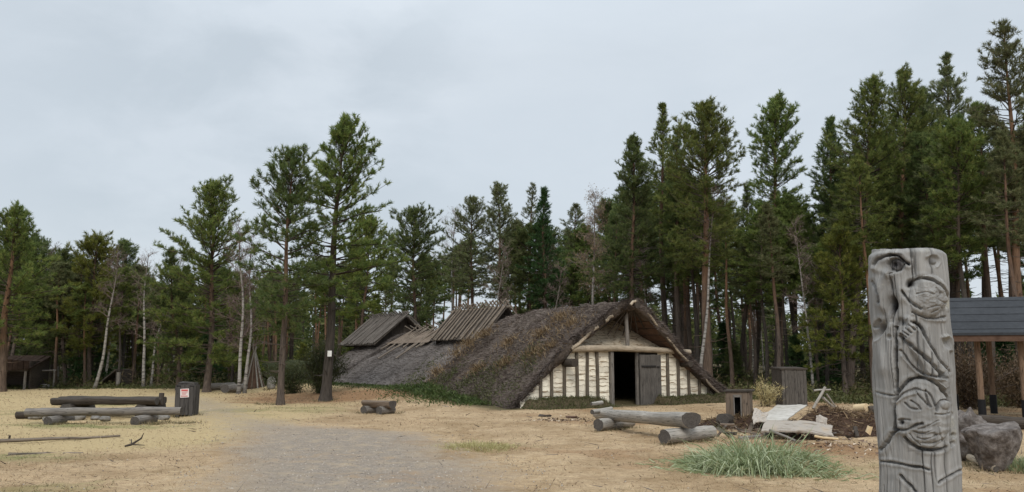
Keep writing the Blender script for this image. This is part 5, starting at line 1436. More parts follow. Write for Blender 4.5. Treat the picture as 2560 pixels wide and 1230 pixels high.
def stumps():
    P = G(2490, 1176); o = on(P.x, P.y)
    # tapered cut stump lying with its flat face to the front
    n, m = 22, 40; V = []; gc = []
    rng = np.random.default_rng(70)
    prof = [(0, 0), (.15, 0), (.20, .05), (.27, .2), (.345, .38), (.41, .54), (.44, .62), (.42, .655), (.3, .66), (.12, .65), (0, .65)]
    pr = np.array(prof); tt = np.linspace(0, len(prof) - 1, n); rr = np.interp(tt, range(len(prof)), pr[:, 0]); zz = np.interp(tt, range(len(prof)), pr[:, 1])
    a = np.linspace(0, 2 * PI, m, endpoint=False); R, A = np.meshgrid(rr, a, indexing='ij'); Z = np.meshgrid(zz, a, indexing='ij')[0]
    sq = (1 / (np.abs(np.cos(A)) ** 5 + np.abs(np.sin(A)) ** 5) ** (1 / 5)); R = R * (.55 + .45 * sq)
    f = 1 + .30 * fbm(np.cos(A) * 1.6, np.sin(A) * 1.6, Z * 3, seed=71) + .13 * fbm(np.cos(A) * 5, np.sin(A) * 5, Z * 7, seed=72)
    X, Y = R * f * np.cos(A), R * f * np.sin(A) * .8
    Z = Z + .10 * X + .05 * fbm(X * 5, Y * 5, seed=73) * (Z > .3)
    V = np.stack([X, Y, Z - .02], -1).reshape(-1, 3)
    i, j = np.meshgrid(np.arange(n - 1), np.arange(m), indexing='ij'); jn = (j + 1) % m
    q = np.stack([i * m + j, i * m + jn, (i + 1) * m + jn, (i + 1) * m + j], -1).reshape(-1, 4)
    s = mesh_np('stump', V, q, None, ('stump_wood',), attrs={'rnd': np.full(len(V), .5)}, smooth=True); s.location = o; s.rotation_euler = (0, .0, .35)
    tag(s, 'broad grey-brown stump tapering to its foot, right of the carved pole', 'stump')
    P = G(2425, 1150); rock('boulder', on(P.x, P.y), .40, 75, 'stump_wood', (.62, .8, 1.0), .5, 'rough gnarled root block squeezed between carved pole and broad stump', 'root block', sink=.15, nlat=26, nlon=36)
    P, Q = G(2425, 1160), G(2462, 1172)
    single('split_log', 'pale_pole', lambda b: log(b, on(P.x, P.y, .10), on(Q.x, Q.y - .3, .04), .055, seg=4, n=8), 'pale split log leaning on the foot of the broad stump', 'log')
    P, Q = G(2390, 1066), G(2500, 1072)
    single('timber', 'pale_pole', lambda b: log(b, on(P.x, P.y + .2, .12), on(Q.x, Q.y + .2, .12), .11, seg=6), 'pale squared timber lying behind the broad stump', 'timber')
    P, Q = G(2480, 1074), G(2640, 1082)
    single('timber', 'dark_wood', lambda b: log(b, on(P.x, P.y + .6, .14), on(Q.x, Q.y + .6, .14), .16, seg=6), 'dark log lying at the shelter edge behind the broad stump', 'log')
    P = G(2562, 1175); clump('grass_clump', on(P.x, P.y), .38, .35, .42, 900, 'lyme_green', 82, 'small clump of pale green grass beside the broad stump', 'grass clump', (.007, .012))
stumps()

P = G(1880, 1176); clump('grass_clump', on(3.86, 12.85), .98, .90, .95, 3800, 'lyme_green', 80, 'wide clump of blue-green lyme grass before the debris heap', 'grass clump', (.012, .024), bend=1.0, spread=1.2)
P = G(1190, 1130); clump('grass_clump', on(P.x, P.y + .6), .75, .65, .22, 1500, 'yellow_straw', 81, 'small clump of yellowish dry grass on the open sand', 'grass clump', (.007, .013), bend=.4, spread=.9)

def foot_weeds():
    rng = np.random.default_rng(900); Ps = []
    segs = [((2.0, 19.1), (2.98, 20.4)), ((3.0, 16.2), (4.25, 17.4)), ((-12.0, 20.95), (-9.0, 21.1)), ((-11.6, 20.75), (-11.5, 21.6)), ((-9.2, 20.8), (-9.1, 21.6)), ((-8.9, 21.5), (-8.3, 21.6))]
    b0 = [(G(1850, 1064).x, G(1850, 1064).y, .45), (G(946, 1034).x, G(946, 1034).y, .6), (G(2490, 1176).x, G(2490, 1176).y, .36), (G(466, 1039).x, G(466, 1039).y, .34), (G(703, 1005).x, 29.4, .3), (G(815, 1000).x, 31.6, .4), (2.95, 6.0, .36), (G(678, 973).x, G(678, 973).y, .3)]
    for (x0, y0), (x1, y1) in segs:
        t = rng.uniform(0, 1, 260); Ps.append(np.stack([x0 + (x1 - x0) * t + rng.normal(0, .12, 260), y0 + (y1 - y0) * t + rng.normal(-.06, .13, 260)], -1))
    for x, y, r in b0:
        a = rng.uniform(0, 2 * PI, 260); k = r * (1 + np.abs(rng.normal(0, .22, 260))); Ps.append(np.stack([x + k * np.cos(a), y + k * np.sin(a)], -1))
    xy = np.concatenate(Ps); n = len(xy)
    P = np.concatenate([xy, (gz(xy[:, 0], xy[:, 1]) - .005)[:, None]], 1); D = np.stack([rng.normal(0, .6, n), rng.normal(0, .6, n), np.abs(rng.normal(.7, .4, n))], -1)
    V, Fc, rv = blades(P, D, rng.uniform(.04, .15, n), rng.uniform(.008, .016, n), rng.uniform(0, 1, n), rng)
    o = mesh_np('weeds', V, None, Fc, ('weed_mix',), attrs={'rnd': rv}); tag(o, 'thin weeds and dry grass around the feet of benches, bin and trunks', 'weeds', kind='stuff')
leafy('weed_mix', [(0, (.07, .075, .03)), (.4, (.14, .13, .06)), (.7, (.27, .21, .12)), (1, (.40, .32, .20))], var=0)
foot_weeds()

# ---------------------------------------------------------------- shelter with the dark felt roof
def shelter():
    Yf = 21.9
    o = on(at(2500, 1000, Yf).x, Yf); root = empty('shelter', o, -.30, 'open wooden shelter with dark grey roof and black post feet', 'shelter')
    W, D_ = 4.6, 3.4; hE, hR = 2.34, 3.42
    x0, x1 = -1.55, 3.2
    rr = random.Random(2)
    for nm, sg in (('roof', 0), ('roof', 1)):
        b = MB(); ya, yb = (-.45, D_ / 2) if sg == 0 else (D_ / 2 + .0, D_ + .45)
        za, zb_ = (hE, hR) if sg == 0 else (hR, hE)
        P = [(x0, ya, za), (x1, ya, za), (x1, yb, zb_), (x0, yb, zb_)]
        Q = [(p[0], p[1], p[2] - .07) for p in P]
        b.add(P + Q, [(0, 1, 2, 3), (7, 6, 5, 4), (0, 4, 5, 1), (1, 5, 6, 2), (2, 6, 7, 3), (3, 7, 4, 0)], P + Q); b.build('roof', 'felt_roof', root)
    sl_ = math.atan2(hR - hE, D_ / 2 + .45)
    for i in range(5):
        k = (i + .5) / 5.0; b = MB(); b.box(((x0 + x1) / 2, -.45 + (D_ / 2 + .45) * k, hE + (hR - hE) * k + .006), (x1 - x0, .05, .014), 0, Matrix.Rotation(sl_, 3, 'X')); b.build('roof_seam', 'felt_roof', root)
    b = MB(); b.box(((x0 + x1) / 2, -.40, hE - .15), (x1 - x0 - .02, .035, .16), 0); b.build('fascia', 'red_trunk_board', root)
    for x in (-.42, .62, 2.4):
        for y in (.1, D_ - .1):
            b = MB(); b.tube([(x, y, .52), (x, y, hE - .12)], [.085, .08], n=10, wob=.04); p = b.build('post', 'pine_post', root)
            f = MB(); f.tube([(x, y, -.1), (x, y, .56)], .10, n=14); f.build('sleeve', 'black_sleeve', p)
    for y in (.1, D_ - .1):
        b = MB(); b.box(((x0 + x1) / 2, y, hE - .09), (x1 - x0 - .3, .12, .16), 0); b.build('beam', 'red_trunk_board', root)
    for i in range(8):
        x = x0 + .2 + (x1 - x0 - .4) * i / 7
        for s in (-1, 1):
            b = MB(); b.tube([(x, D_ / 2 + s * (D_ / 2 + .3), hE - .14 + .08), (x, D_ / 2, hR - .14)], .04, n=6); b.build('rafter', 'red_trunk_board', root)
wood('pine_post', (.095, .062, .042), (.19, .125, .083), (.28, .195, .135))
shelter()

# ---------------------------------------------------------------- far left shed and huts
def far_shed():
    Y = 43.0; o = on(at(20, 960, Y).x, Y); root = empty('shed', o, .12, 'dark open-fronted shed with sagging brown roof at the wood edge', 'shed')
    x1 = (at(70, 960, Y).x - o.x); x0 = -3.2
    b = MB(); n = 16
    for i in range(n):
        xa = x0 + (x1 + .1 - x0) * i / n; w = (x1 + .1 - x0) / n
        b.box((xa + w / 2, .9, 1.42), (w - .02, 2.7, .06), 1, Matrix.Rotation(.26, 3, 'X'), jit=.02)
        b.box((xa + w / 2, -.42, 1.3), (w - .02, .05, .5 + random.uniform(-.08, .08)), 2, jit=.01)
    b.build('roof', 'shed_roof', root)
    b = MB(); b.box(((x0 + x1) / 2, 2.2, .8), (x1 - x0, .06, 1.9), 0); b.build('back_wall', 'dark_wood', root)
    b = MB(); b.box((x1 - .03, 1.1, .7), (.06, 2.1, 1.6), 1); b.build('side_wall', 'dark_wood', root)
    b = MB(); b.box(((x0 + x1) / 2, -.28, 1.05), (x1 - x0, .10, .16), 0); b.build('beam', 'dark_wood', root)
    for x in (x1 - .12, x1 - 1.3, x0 + .1):
        b = MB(); b.tube([(x, -.25, -.1), (x, -.25, 1.0)], .07, n=8, wob=.1); b.build('post', 'grey_wood', root)
    p = G(34, 963); rock('boulder', on(p.x, p.y - .3, .1), .38, 90, 'stone', (1.3, .9, .8), .2, 'round grey boulder in the mouth of the dark shed', 'stone')
    p, q = G(-40, 969), G(104, 968)
    single('log', 'dark_wood', lambda b: log(b, on(p.x, p.y, .12), on(q.x, q.y, .12), .13, seg=6), 'dark log lying along the edge of the grass before the shed', 'log')
    for i, (u, lab) in enumerate([(95, 'grey stone first right of the dark shed'), (112, 'pale stone second right of the dark shed'), (66, 'low stone in front of the dark shed post')]):
        p = G(u, 970); rock('stone', on(p.x, p.y), .2, 92 + i, 'stone', (1.2, 1, .6), .3, lab, 'stone')
    # small rail frame
    p = at(115, 955, 44.5); o2 = on(p.x, 44.5); r2 = empty('rail_frame', o2, 0, 'small grey rail frame standing right of the dark shed', 'frame')
    for x in (-.42, .42):
        b = MB(); b.tube([(x, 0, -.1), (x, 0, .95)], .05, n=6); b.build('post', 'grey_wood', r2)
    b = MB(); b.tube([(-.5, 0, .93), (.5, 0, .95)], .045, n=6); b.build('rail', 'grey_wood', r2)
far_shed()

def far_huts():
    # lean-to of dark boards with a grey post
    p = at(292, 960, 45.5); o = on(p.x, 45.5); root = empty('lean_to', o, -.2, 'dark triangular lean-to between the leaning birch and the straight birch', 'lean-to')
    for i in range(12):
        y = -.6 + i * .11
        b = MB(); b.tube([(-.95, y, 0), (.35, y, .98)], .055, n=6); b.build('roof_pole', 'dark_wood', root)
    b = MB(); b.box((.42, 0, .45), (.06, 1.3, .95), 1); b.build('back_wall', 'dark_wood', root)
    b = MB(); b.tube([(.62, -.7, -.1), (.62, -.7, .85)], .11, n=8); b.build('post', 'grey_wood', root)
    # pole hut with bark between birch poles
    p = at(633, 950, 43.0); o = on(p.x, 43.0); root = empty('pole_hut', o, 0, 'small conical brown hut of leaning birch poles behind the birch pair', 'hut')
    b = MB(); b.tube([(0, 0, -.1), (0, 0, .5), (0, 0, 1.6)], [.52, .45, .12], n=14, wob=.1, cap=False); b.build('bark_cover', 'red_trunk_board', root)
    rr = random.Random(8)
    for i in range(12):
        a = 2 * PI * i / 12 + .2; k = rr.uniform(.9, 1.2)
        b = MB(); b.tube([(.62 * math.cos(a), .62 * math.sin(a), -.05), (-.13 * math.cos(a) * k, -.13 * math.sin(a) * k, 2.25 * k)], [.045, .03], n=6); b.build('pole', 'bench_wood' if i % 3 else 'brown_plank', root)
    # low turf-roofed hut beyond the slim pine
    p = at(722, 950, 46.0); o = on(p.x, 46.0); root = empty('turf_hut', o, .1, 'low turf-covered hut with dark open front behind the slim pine', 'hut')
    b = MB(); n, m = 14, 20
    V = []; 
    for i in range(n):
        for j in range(m):
            a, t = PI * i / (n - 1), j / (m - 1)
            x = -2.1 + 4.2 * t; r = 1.25 * (1 - .25 * abs(2 * t - 1) ** 2)
            V.append((x, 1.4 - math.cos(a) * 1.5, max(0, math.sin(a)) ** .8 * r * .62 + .35 + .08 * float(fbm(x * 2, a * 3, seed=95))))
    b.add(V, [(i * m + j, (i + 1) * m + j, (i + 1) * m + j + 1, i * m + j + 1) for i in range(n - 1) for j in range(m - 1)], V, smooth=True); b.build('turf_roof', 'turf_moss', root)
    b = MB(); b.box((0, 1.1, .35), (4.0, .1, .8), 0); b.build('back_wall', 'dark_wood', root)
    b = MB(); b.tube([(-2.2, 0, .36), (2.2, 0, .40)], .10, n=9); b.build('front_log', 'dark_wood', root)
far_huts()

# bushes
P = G(772, 975); bush('bush', on(P.x, P.y + 2.0), 1.1, .9, 2.3, 'under_pine', 700, 'green juniper bush left of the thick pine with the white notice', 'bush', 7800, .14, .034, stems=40)
bush('bush', on(P.x - 1.6, P.y + 3.4), 1.5, .9, 1.5, 'under_pine', 703, 'lower dark green bush before the turf-covered hut', 'bush', 4200, .13, .03, stems=26)
P = G(1915, 1016); bush('bush', on(P.x, P.y), .55, .5, .85, 'yellow_straw', 701, 'dry yellow bush beside the tall plank cabinet', 'bush', 1500, .12, .02)
P = at(1870, 985, 29.5); 
P = at(2440, 1000, 26.5); bush('bush', on(P.x, 27.0), 1.9, .8, 2.0, 'brown_leaf', 702, 'brown-leaved thicket seen through the open shelter', 'bush', 6500, .10, .04, stems=40)
P = at(2560, 1000, 27.5); bush('bush', on(P.x, 27.6), 1.6, .8, 1.8, 'brown_leaf', 704, 'brown-leaved thicket by the right-hand shelter post', 'bush', 5000, .10, .04, stems=34)
# ---------------------------------------------------------------- trees
def tree(kind, ub, d, ut, vt, cbv, hw_px, seed, label, cat='pine tree', r=None, bark='pine_bark', needle='needles', shape='pine', dens=1.0,
         group=None, bend=.12, dead=True, blade=(.175, .026), tuft=8, skew=None, droop=0.0, vb=None, gap=.35, name=None):
    b = at(ub, 950, d); gzv = float(gz(b.x, d)); top = at(ut, vt, d); h = top.z - gzv
    lean = (top.x - b.x, random.uniform(-.02, .02) * h)
    cb = max(.04, (at(ub, cbv, d).z - gzv) / h); cr = hw_px * d / F
    r = r or .0105 * h + .03
    root = empty(name or ('pine_tree' if kind != 'birch' else 'birch_tree'), (b.x, d, gzv), 0, label, cat, group)
    f = trunk_path(h, seed, bend, lean)
    make_trunk(root, f, h, r, seed, bark if kind != 'birch' else 'birch_bark', dead=((.8, cb * h, int(8 + cb * h * 2.2)) if dead and kind != 'birch' else None))
    if kind == 'birch': birch_crown(root, f, h, cb, cr, seed, dens=dens, catkins=(needle == 'catkins'))
    else: pine_crown(root, f, h, cb, cr, seed, needle, dens, shape, blade, tuft, skew=skew, droop=droop, gap=gap)
    return root

T = tree
# left wood edge
T('pine', 4, 40, 42, 536, 850, 92, 1001, 'orange-barked pine at the far left edge, before the dark shed', bark='pine_bark_red', needle='needles', r=.2, dens=1.25)
T('pine', 168, 48, 160, 628, 900, 80, 1002, 'dark dense pine second from the left edge, over the rail frame', needle='needles_dark', dens=1.2)
T('pine', 95, 50, 92, 580, 880, 78, 1030, 'pine standing directly right behind the orange-barked leftmost pine', needle='needles_dark', dens=1.2)
T('pine', 222, 46, 258, 598, 880, 96, 1003, 'broad yellowish-green pine left of the leaning white birch', needle='needles_warm', dens=1.3)
T('pine', 335, 51, 318, 616, 840, 66, 1004, 'slim dark pine between the two white-stemmed birches', needle='needles_dark')
T('birch', 238, 43.6, 312, 640, 820, 42, 1005, 'white birch leaning to the right at the left wood edge', 'birch tree', r=.08, bend=.10)
T('birch', 360, 44.5, 374, 628, 850, 48, 1006, 'straight white birch between the lean-to and the waste bin', 'birch tree', r=.08, bend=.08)
T('pine', 518, 40, 540, 472, 905, 112, 1007, 'large full-crowned pine behind the waste bin', needle='needles', dens=1.2, r=.17, gap=.5)
T('pine', 446, 41.5, 438, 628, 930, 50, 1008, 'short bushy pine at the left of the large full-crowned pine', needle='needles_dark', dens=1.3)
T('birch', 598, 38, 612, 560, 880, 62, 1009, 'left stem of the bare reddish birch pair over the grey logs', 'birch tree', r=.08, dens=1.2)
T('birch', 613, 38.4, 634, 590, 880, 50, 1010, 'right stem of the bare reddish birch pair over the grey logs', 'birch tree', r=.07, dens=1.2)
T('pine', 703, 29.4, 738, 394, 830, 94, 1011, 'slim pine with bare lower trunk on the sandy yard', needle='needles_dark', r=.125, bend=.06, dens=1.3, bark='pine_bark', blade=(.165, .026), tuft=9, shape='round', gap=.6)
T('pine', 815, 31.6, 866, 314, 760, 108, 1012, 'tallest yard pine, its thick trunk bearing a white notice', needle='needles', r=.20, bend=.07, dens=1.2, bark='dark_bark', blade=(.165, .026), tuft=9, skew=(0.0, .18), gap=.5)
T('pine', 896, 55, 915, 555, 800, 88, 1013, 'warm green pine behind the grey smoke hatch', needle='needles_warm', dens=1.15)
T('pine', 985, 41, 985, 478, 620, 30, 1031, 'thin pine top rising right of the tallest yard pine', needle='needles', dens=.8) if False else None
T('pine', 1045, 51, 1036, 522, 800, 74, 1014, 'bushy pine over the gap between the smoke hatches', needle='needles_dark', dens=1.15)
T('birch', 1130, 62, 1140, 520, 700, 60, 1015, 'pale bare birch rising behind the brown smoke hatch', 'birch tree', r=.09)
T('pine', 1180, 60, 1190, 500, 740, 60, 1016, 'pine behind the left end of the brown smoke hatch', needle='needles_grey', dens=.9)
T('pine', 1246, 58, 1240, 460, 745, 52, 1017, 'spindly tall pine behind the right end of the brown smoke hatch', needle='needles_grey', dens=.9)
T('pine', 1322, 60, 1326, 463, 660, 42, 1018, 'thin grey-green pine with airy crown over the rear of the front roof', needle='needles_grey', shape='slim', dens=.8)
T('pine', 1366, 56, 1368, 478, 770, 46, 1019, 'narrow dark spruce-like pine over the middle of the front roof', needle='spruce_green', shape='slim', dens=1.3)
T('pine', 1435, 62, 1436, 515, 640, 34, 1020, 'small thin pine left of the brown-twigged birch', needle='needles_grey', shape='slim', dens=.8)
T('birch', 1490, 49, 1496, 478, 740, 62, 1021, 'brown-twigged birch full of catkins over the front roof', 'birch tree', needle='catkins', r=.1, dens=1.5)
# right of the house
T('pine', 1562, 46, 1588, 348, 735, 82, 1022, 'dense dark pine straight behind the house peak', needle='needles_dark', dens=1.25)
T('pine', 1662, 48, 1664, 266, 560, 50, 1023, 'slim high pine between the peak pine and the red-trunked pine', needle='needles', shape='slim', dens=1.0)
T('pine', 1770, 38, 1776, 262, 660, 92, 1024, 'broad pine with thick red trunk right of the house peak', bark='pine_bark_red', needle='needles', r=.235, dens=1.25)
T('birch', 1748, 37.4, 1764, 470, 640, 40, 1025, 'pale leaning birch stem right beside the thick red pine trunk', 'birch tree', r=.075, dens=.7)
T('pine', 1945, 43, 1948, 246, 720, 84, 1026, 'free-standing conical pine in the sky gap right of the red-trunked pine', needle='needles', dens=1.1)
T('pine', 2072, 42, 2086, 298, 800, 64, 1027, 'dark pine with low-reaching crown, first of the tall right-hand stand', needle='needles_dark', shape='slim', dens=1.35)
T('pine', 2122, 38, 2178, 196, 690, 82, 1028, 'leaning broad pine above and left of the carved pole', needle='needles', dens=1.25)
T('pine', 2236, 40, 2254, 172, 640, 80, 1029, 'tall pine rising right above the carved pole', needle='needles', dens=1.25, bark='pine_bark_red')
T('pine', 2395, 42, 2366, 142, 600, 66, 1032, 'airy high pine behind the right side of the carved pole', needle='needles_grey', dens=.95, gap=.6)
T('pine', 2478, 36, 2436, 268, 560, 76, 1033, 'middle pine above the shelter roof with a lower crown', needle='needles', dens=1.1)
T('pine', 2552, 33, 2510, 60, 520, 80, 1034, 'highest pine of all with open crown at the right edge', bark='pine_bark_red', needle='needles_grey', r=.2, dens=.95, gap=.6)
T('pine', 2640, 37, 2620, 100, 560, 80, 1035, 'pine cut off by the right edge of the picture', needle='needles')
T('pine', 2318, 45, 2312, 232, 560, 66, 1036, 'pine filling the gap right behind the carved pole top', needle='needles_dark', dens=1.1)
T('pine', 2112, 35, 2118, 560, 900, 70, 1037, 'young bright green pine low between the tall stand and carved pole', needle='needles_warm', dens=1.2)
T('pine', 1700, 44, 1704, 330, 620, 42, 1038, 'thin pine touching the left side of the red-trunked pine', needle='needles_dark', shape='slim', dens=1.0)
T('pine', 1852, 46, 1860, 470, 760, 42, 1039, 'short thin pine right of the red-trunked pine', needle='needles_grey', shape='slim', dens=.9)
T('pine', 1890, 52, 1893, 520, 760, 40, 1040, 'small pine at the left foot of the free-standing conical pine', needle='needles_grey', shape='slim', dens=.9)

# white notice on the thick yard pine
p = at(824, 884, 31.25); nb_ = MB(); nb_.box(p, (.16, .015, .22), 0); tag(nb_.build('notice', 'notice_white'), 'small white notice fixed to the thick yard pine', 'notice')

# ---- the wood behind: copies of a few grown trees
protos = []
def proto(seed, h, cb, cr, needle, shape, bark, dens, bend=.15):
    root = empty('pine_tree', (0, 0, 0), 0)
    f = trunk_path(h, seed, bend, (random.uniform(-.3, .3), random.uniform(-.3, .3)))
    make_trunk(root, f, h, .0095 * h + .02, seed, bark, dead=(.8, cb * h + .4, 34), stub_len=.6)
    pine_crown(root, f, h, cb, cr, seed, needle, dens, shape, (.21, .036), 7, gap=.4)
    return root, h
PR = [proto(2001, 13, .52, 1.35, 'needles_dark', 'pine', 'pine_bark', 1.0), proto(2002, 14, .62, 1.2, 'needles_grey', 'pine', 'pine_bark_red', .9), proto(2003, 12, .5, 1.3, 'needles', 'pine', 'dark_bark', 1.0),
      proto(2004, 13.5, .6, 1.0, 'needles_grey', 'slim', 'pine_bark', .9), proto(2005, 11, .42, 1.25, 'needles_dark', 'round', 'pine_bark', 1.0), proto(2006, 14.5, .66, 1.25, 'needles', 'pine', 'pine_bark_red', .9)]
YG = [proto(2101, 4.5, .10, 1.05, 'spruce_green', 'spruce', 'dark_bark', 1.0, .05), proto(2102, 5.5, .12, 1.1, 'needles_warm', 'pine', 'dark_bark', 1.0, .08), proto(2103, 3.6, .08, 1.0, 'needles_dark', 'spruce', 'dark_bark', 1.0, .05)]
BR = []
for sd, h in ((2201, 10.0), (2202, 9.0)):
    rt = empty('birch_tree', (0, 0, 0)); f = trunk_path(h, sd, .2, (.4, .1))
    make_trunk(rt, f, h, .075, sd, 'birch_bark'); birch_crown(rt, f, h, .35, 1.2, sd, dens=.9, thick=1.5); BR.append((rt, h))

used = set()
def place(pr, x, y, h, label, cat, group):
    src, ph = pr
    if src.name in used:
        r = src.copy(); C.objects.link(r)
        for ch in src.children:
            c = ch.copy(); C.objects.link(c); c.parent = r
    else:
        r = src; used.add(src.name)
    r.location = (x, y, float(gz(x, y))); k = h / ph
    w = k ** .7 * random.uniform(.9, 1.15)
    r.scale = (w, w, k); r.rotation_euler = (random.uniform(-.02, .02), random.uniform(-.02, .02), random.uniform(0, 2 * PI))
    tag(r, label, cat, group)
    return r

SKY = ([-400, 0, 90, 150, 200, 265, 330, 400, 520, 640, 700, 800, 900, 1000, 1100, 1150, 1240, 1330, 1400, 1480, 1560, 1650, 1760, 1830, 1880, 1930, 1990, 2050, 2120, 2200, 2300, 2400, 2480, 2560, 3000],
       [560, 600, 620, 665, 650, 640, 650, 690, 640, 690, 660, 640, 620, 640, 630, 560, 520, 530, 590, 560, 480, 430, 420, 520, 580, 480, 470, 580, 450, 330, 300, 320, 350, 330, 330])
def side(u):
    if u < 420: return ('slender pine in the dense wood behind the log table and bench', 'pines in the wood behind the log table')
    if u < 880: return ('slender pine in the wood behind the waste bin and the yard pines', 'pines in the wood behind the yard pines')
    if u < 1600: return ('thin pine in the open wood straight behind the longhouse roof', 'pines in the wood behind the longhouse')
    if u < 2200: return ('thin pine in the deep wood behind the plank cabinet and trestle', 'pines in the wood behind the plank cabinet')
    return ('thin pine in the wood behind the shelter and carved pole', 'pines in the wood behind the shelter')
rng = np.random.default_rng(3000); pts = []
def try_place(n, zone, umin, umax, mind):
    out = []
    tries = 0
    while len(out) < n and tries < 30000:
        tries += 1
        u = rng.uniform(umin, umax); kx = (u - CU) / F
        y0 = 60.0
        for _ in range(4): y0 = float(forest_edge(kx * y0)) 
        y = y0 + zone[0] + rng.random() ** 1.15 * zone[1]; x = kx * y
        s, t = house_local(x, y)
        if -2 < s < 11.5 and -3 < t < 29: continue
        if any((x - a) ** 2 + (y - b) ** 2 < mind ** 2 for a, b in pts): continue
        pts.append((x, y)); out.append((x, y, u))
    return out
for n, u0, u1, zone in ((58, -150, 480, (1.5, 26)), (36, 420, 900, (2, 26)), (28, 880, 1480, (6, 34)), (40, 1480, 2060, (2, 30)), (40, 2050, 2760, (2.5, 26))):
    for (x, y, u) in try_place(n, zone, u0, u1, 1.25):
        vs = np.interp(u, *SKY) + rng.uniform(-5, 70)
        h = at(u, vs, y).z - float(gz(x, y)); h = min(h, rng.uniform(13, 18.5)); h = max(h, 5.5)
        pr = PR[rng.integers(0, len(PR))]
        lab, grp = side(u); place(pr, x, y, h, lab, 'pine tree', grp)
for n, u0, u1, zone, hi in ((20, -150, 900, (2.0, 16), 4.2), (16, 900, 1700, (4, 34), 5.2), (16, 1780, 2760, (2.5, 22), 3.6)):
    for (x, y, u) in try_place(n, zone, u0, u1, .9):
        pr = YG[rng.integers(0, 3)]
        w = 'behind the log table and yard pines' if u < 900 else ('behind the longhouse roof' if u < 1700 else 'behind the debris heap and shelter')
        place(pr, x, y, rng.uniform(1.6, hi), 'young bushy conifer of the understorey ' + w, 'young conifer', 'young conifers ' + w)
for (x, y, u) in try_place(9, (1.5, 14), 60, 700, 1.0):
    place(BR[rng.integers(0, 2)], x, y, rng.uniform(7, 9.5), 'thin bare birch among the pines behind the log table and waste bin', 'birch tree', 'bare birches in the left wood')
for (x, y, u) in try_place(9, (3, 26), 1080, 2150, 1.0):
    place(BR[rng.integers(0, 2)], x, y, rng.uniform(7.5, 11), 'thin bare birch among the pines behind the longhouse and cabinet', 'birch tree', 'bare birches in the right wood')
for (pr, h) in PR + YG + BR:
    if pr.name not in used:
        for ch in list(pr.children): bpy.data.objects.remove(ch)
        bpy.data.objects.remove(pr)

# ---- undergrowth of the wood floor
def undergrowth(name, n, d0, d1, mat, seed, label, lo, hi, hmax, wid, umin=-200, umax=2800, pw=1.3, thr=-.1):
    rng = np.random.default_rng(seed); u = rng.uniform(umin, umax, n); kx = (u - CU) / F; y = np.full(n, 55.0)
    for _ in range(5): y = forest_edge(kx * y)
    y = y + d0 + (d1 - d0) * rng.uniform(0, 1, n) ** pw; x = kx * y
    s, t = house_local(x, y); lump = fbm(x * .55, y * .55, seed=seed + 1)
    k = ~((s > -1) & (s < 10.6) & (t > -2) & (t < 28)) & (lump > thr - rng.uniform(0, .35, n))
    x, y, lump = x[k], y[k], lump[k]; n = len(x)
    h = np.clip(.25 + lump, .06, 1) * hmax
    P = np.stack([x, y, gz(x, y) + h * rng.uniform(0, 1, n) ** 1.3], -1)
    D = np.stack([rng.normal(0, .7, n), rng.normal(0, .7, n), np.abs(rng.normal(.5, .4, n))], -1)
    V, Fc, rv = blades(P, D, rng.uniform(lo, hi, n), rng.uniform(*wid, n), np.clip(rng.uniform(0, 1, n) * .6 + .4 * (lump + .5), 0, 1), rng)
    o = mesh_np(name, V, None, Fc, (mat,), attrs={'rnd': rv}); tag(o, label, 'undergrowth', kind='stuff')
undergrowth('undergrowth', 70000, .2, 30, 'under_leaf', 3100, 'low green and yellowish shrubs covering the wood floor', .10, .22, .95, (.05, .10))
undergrowth('undergrowth', 26000, .6, 26, 'brown_leaf', 3120, 'brown leafless brushwood between the trunks of the wood', .18, .45, 1.9, (.018, .04), thr=.1)
undergrowth('undergrowth', 26000, -.9, 3.5, 'moss_green', 3140, 'mossy heather along the edge of the wood', .06, .13, .32, (.03, .06), pw=1.0)

# ---- far wood that closes the horizon
def far_wood():
    rng = np.random.default_rng(3300); Vs = []; F3 = []; rv = []; off = 0; Vt = []; Ft = []; offt = 0
    for i in range(420):
        a = rng.uniform(math.radians(44), math.radians(136)); r = rng.uniform(88, 150); x, y = r * math.cos(a), r * math.sin(a)
        h = rng.uniform(5.5, 9.5); cr = rng.uniform(1.2, 2.0); n = 260
        k = rng.uniform(0, 1, n); q = cr * (1 - k) ** .7 * np.sqrt(rng.uniform(0, 1, n)); b = rng.uniform(0, 2 * PI, n)
        P = np.stack([x + q * np.cos(b), y + q * np.sin(b), h * (.12 + .88 * k)], -1); D = rng.normal(0, .6, (n, 3)) + np.stack([np.cos(b), np.sin(b), np.full(n, .3)], -1)
        V, Fc, r_ = blades(P, D, rng.uniform(.5, .95, n), .34, rng.uniform(0, 1, n), rng); Vs.append(V); F3.append(Fc + off); off += len(V); rv.append(r_)
        v, f4 = tube_np([[x, y, -.5]], [[x, y, h * .8]], np.array([.13]), np.array([.05]), 4); Vt.append(v); Ft.append(f4 + offt); offt += len(v)
    V = np.concatenate(Vt + Vs); nt = offt
    o = mesh_np('far_wood', V, np.concatenate(Ft), np.concatenate(F3) + nt, ('dark_bark', 'needles_dark'), 0, 1, {'rnd': np.concatenate([np.zeros(nt)] + rv), 'gc': V, 'h': np.zeros(len(V))})
    tag(o, 'distant low conifer wood closing the horizon', 'wood', kind='stuff')
far_wood()

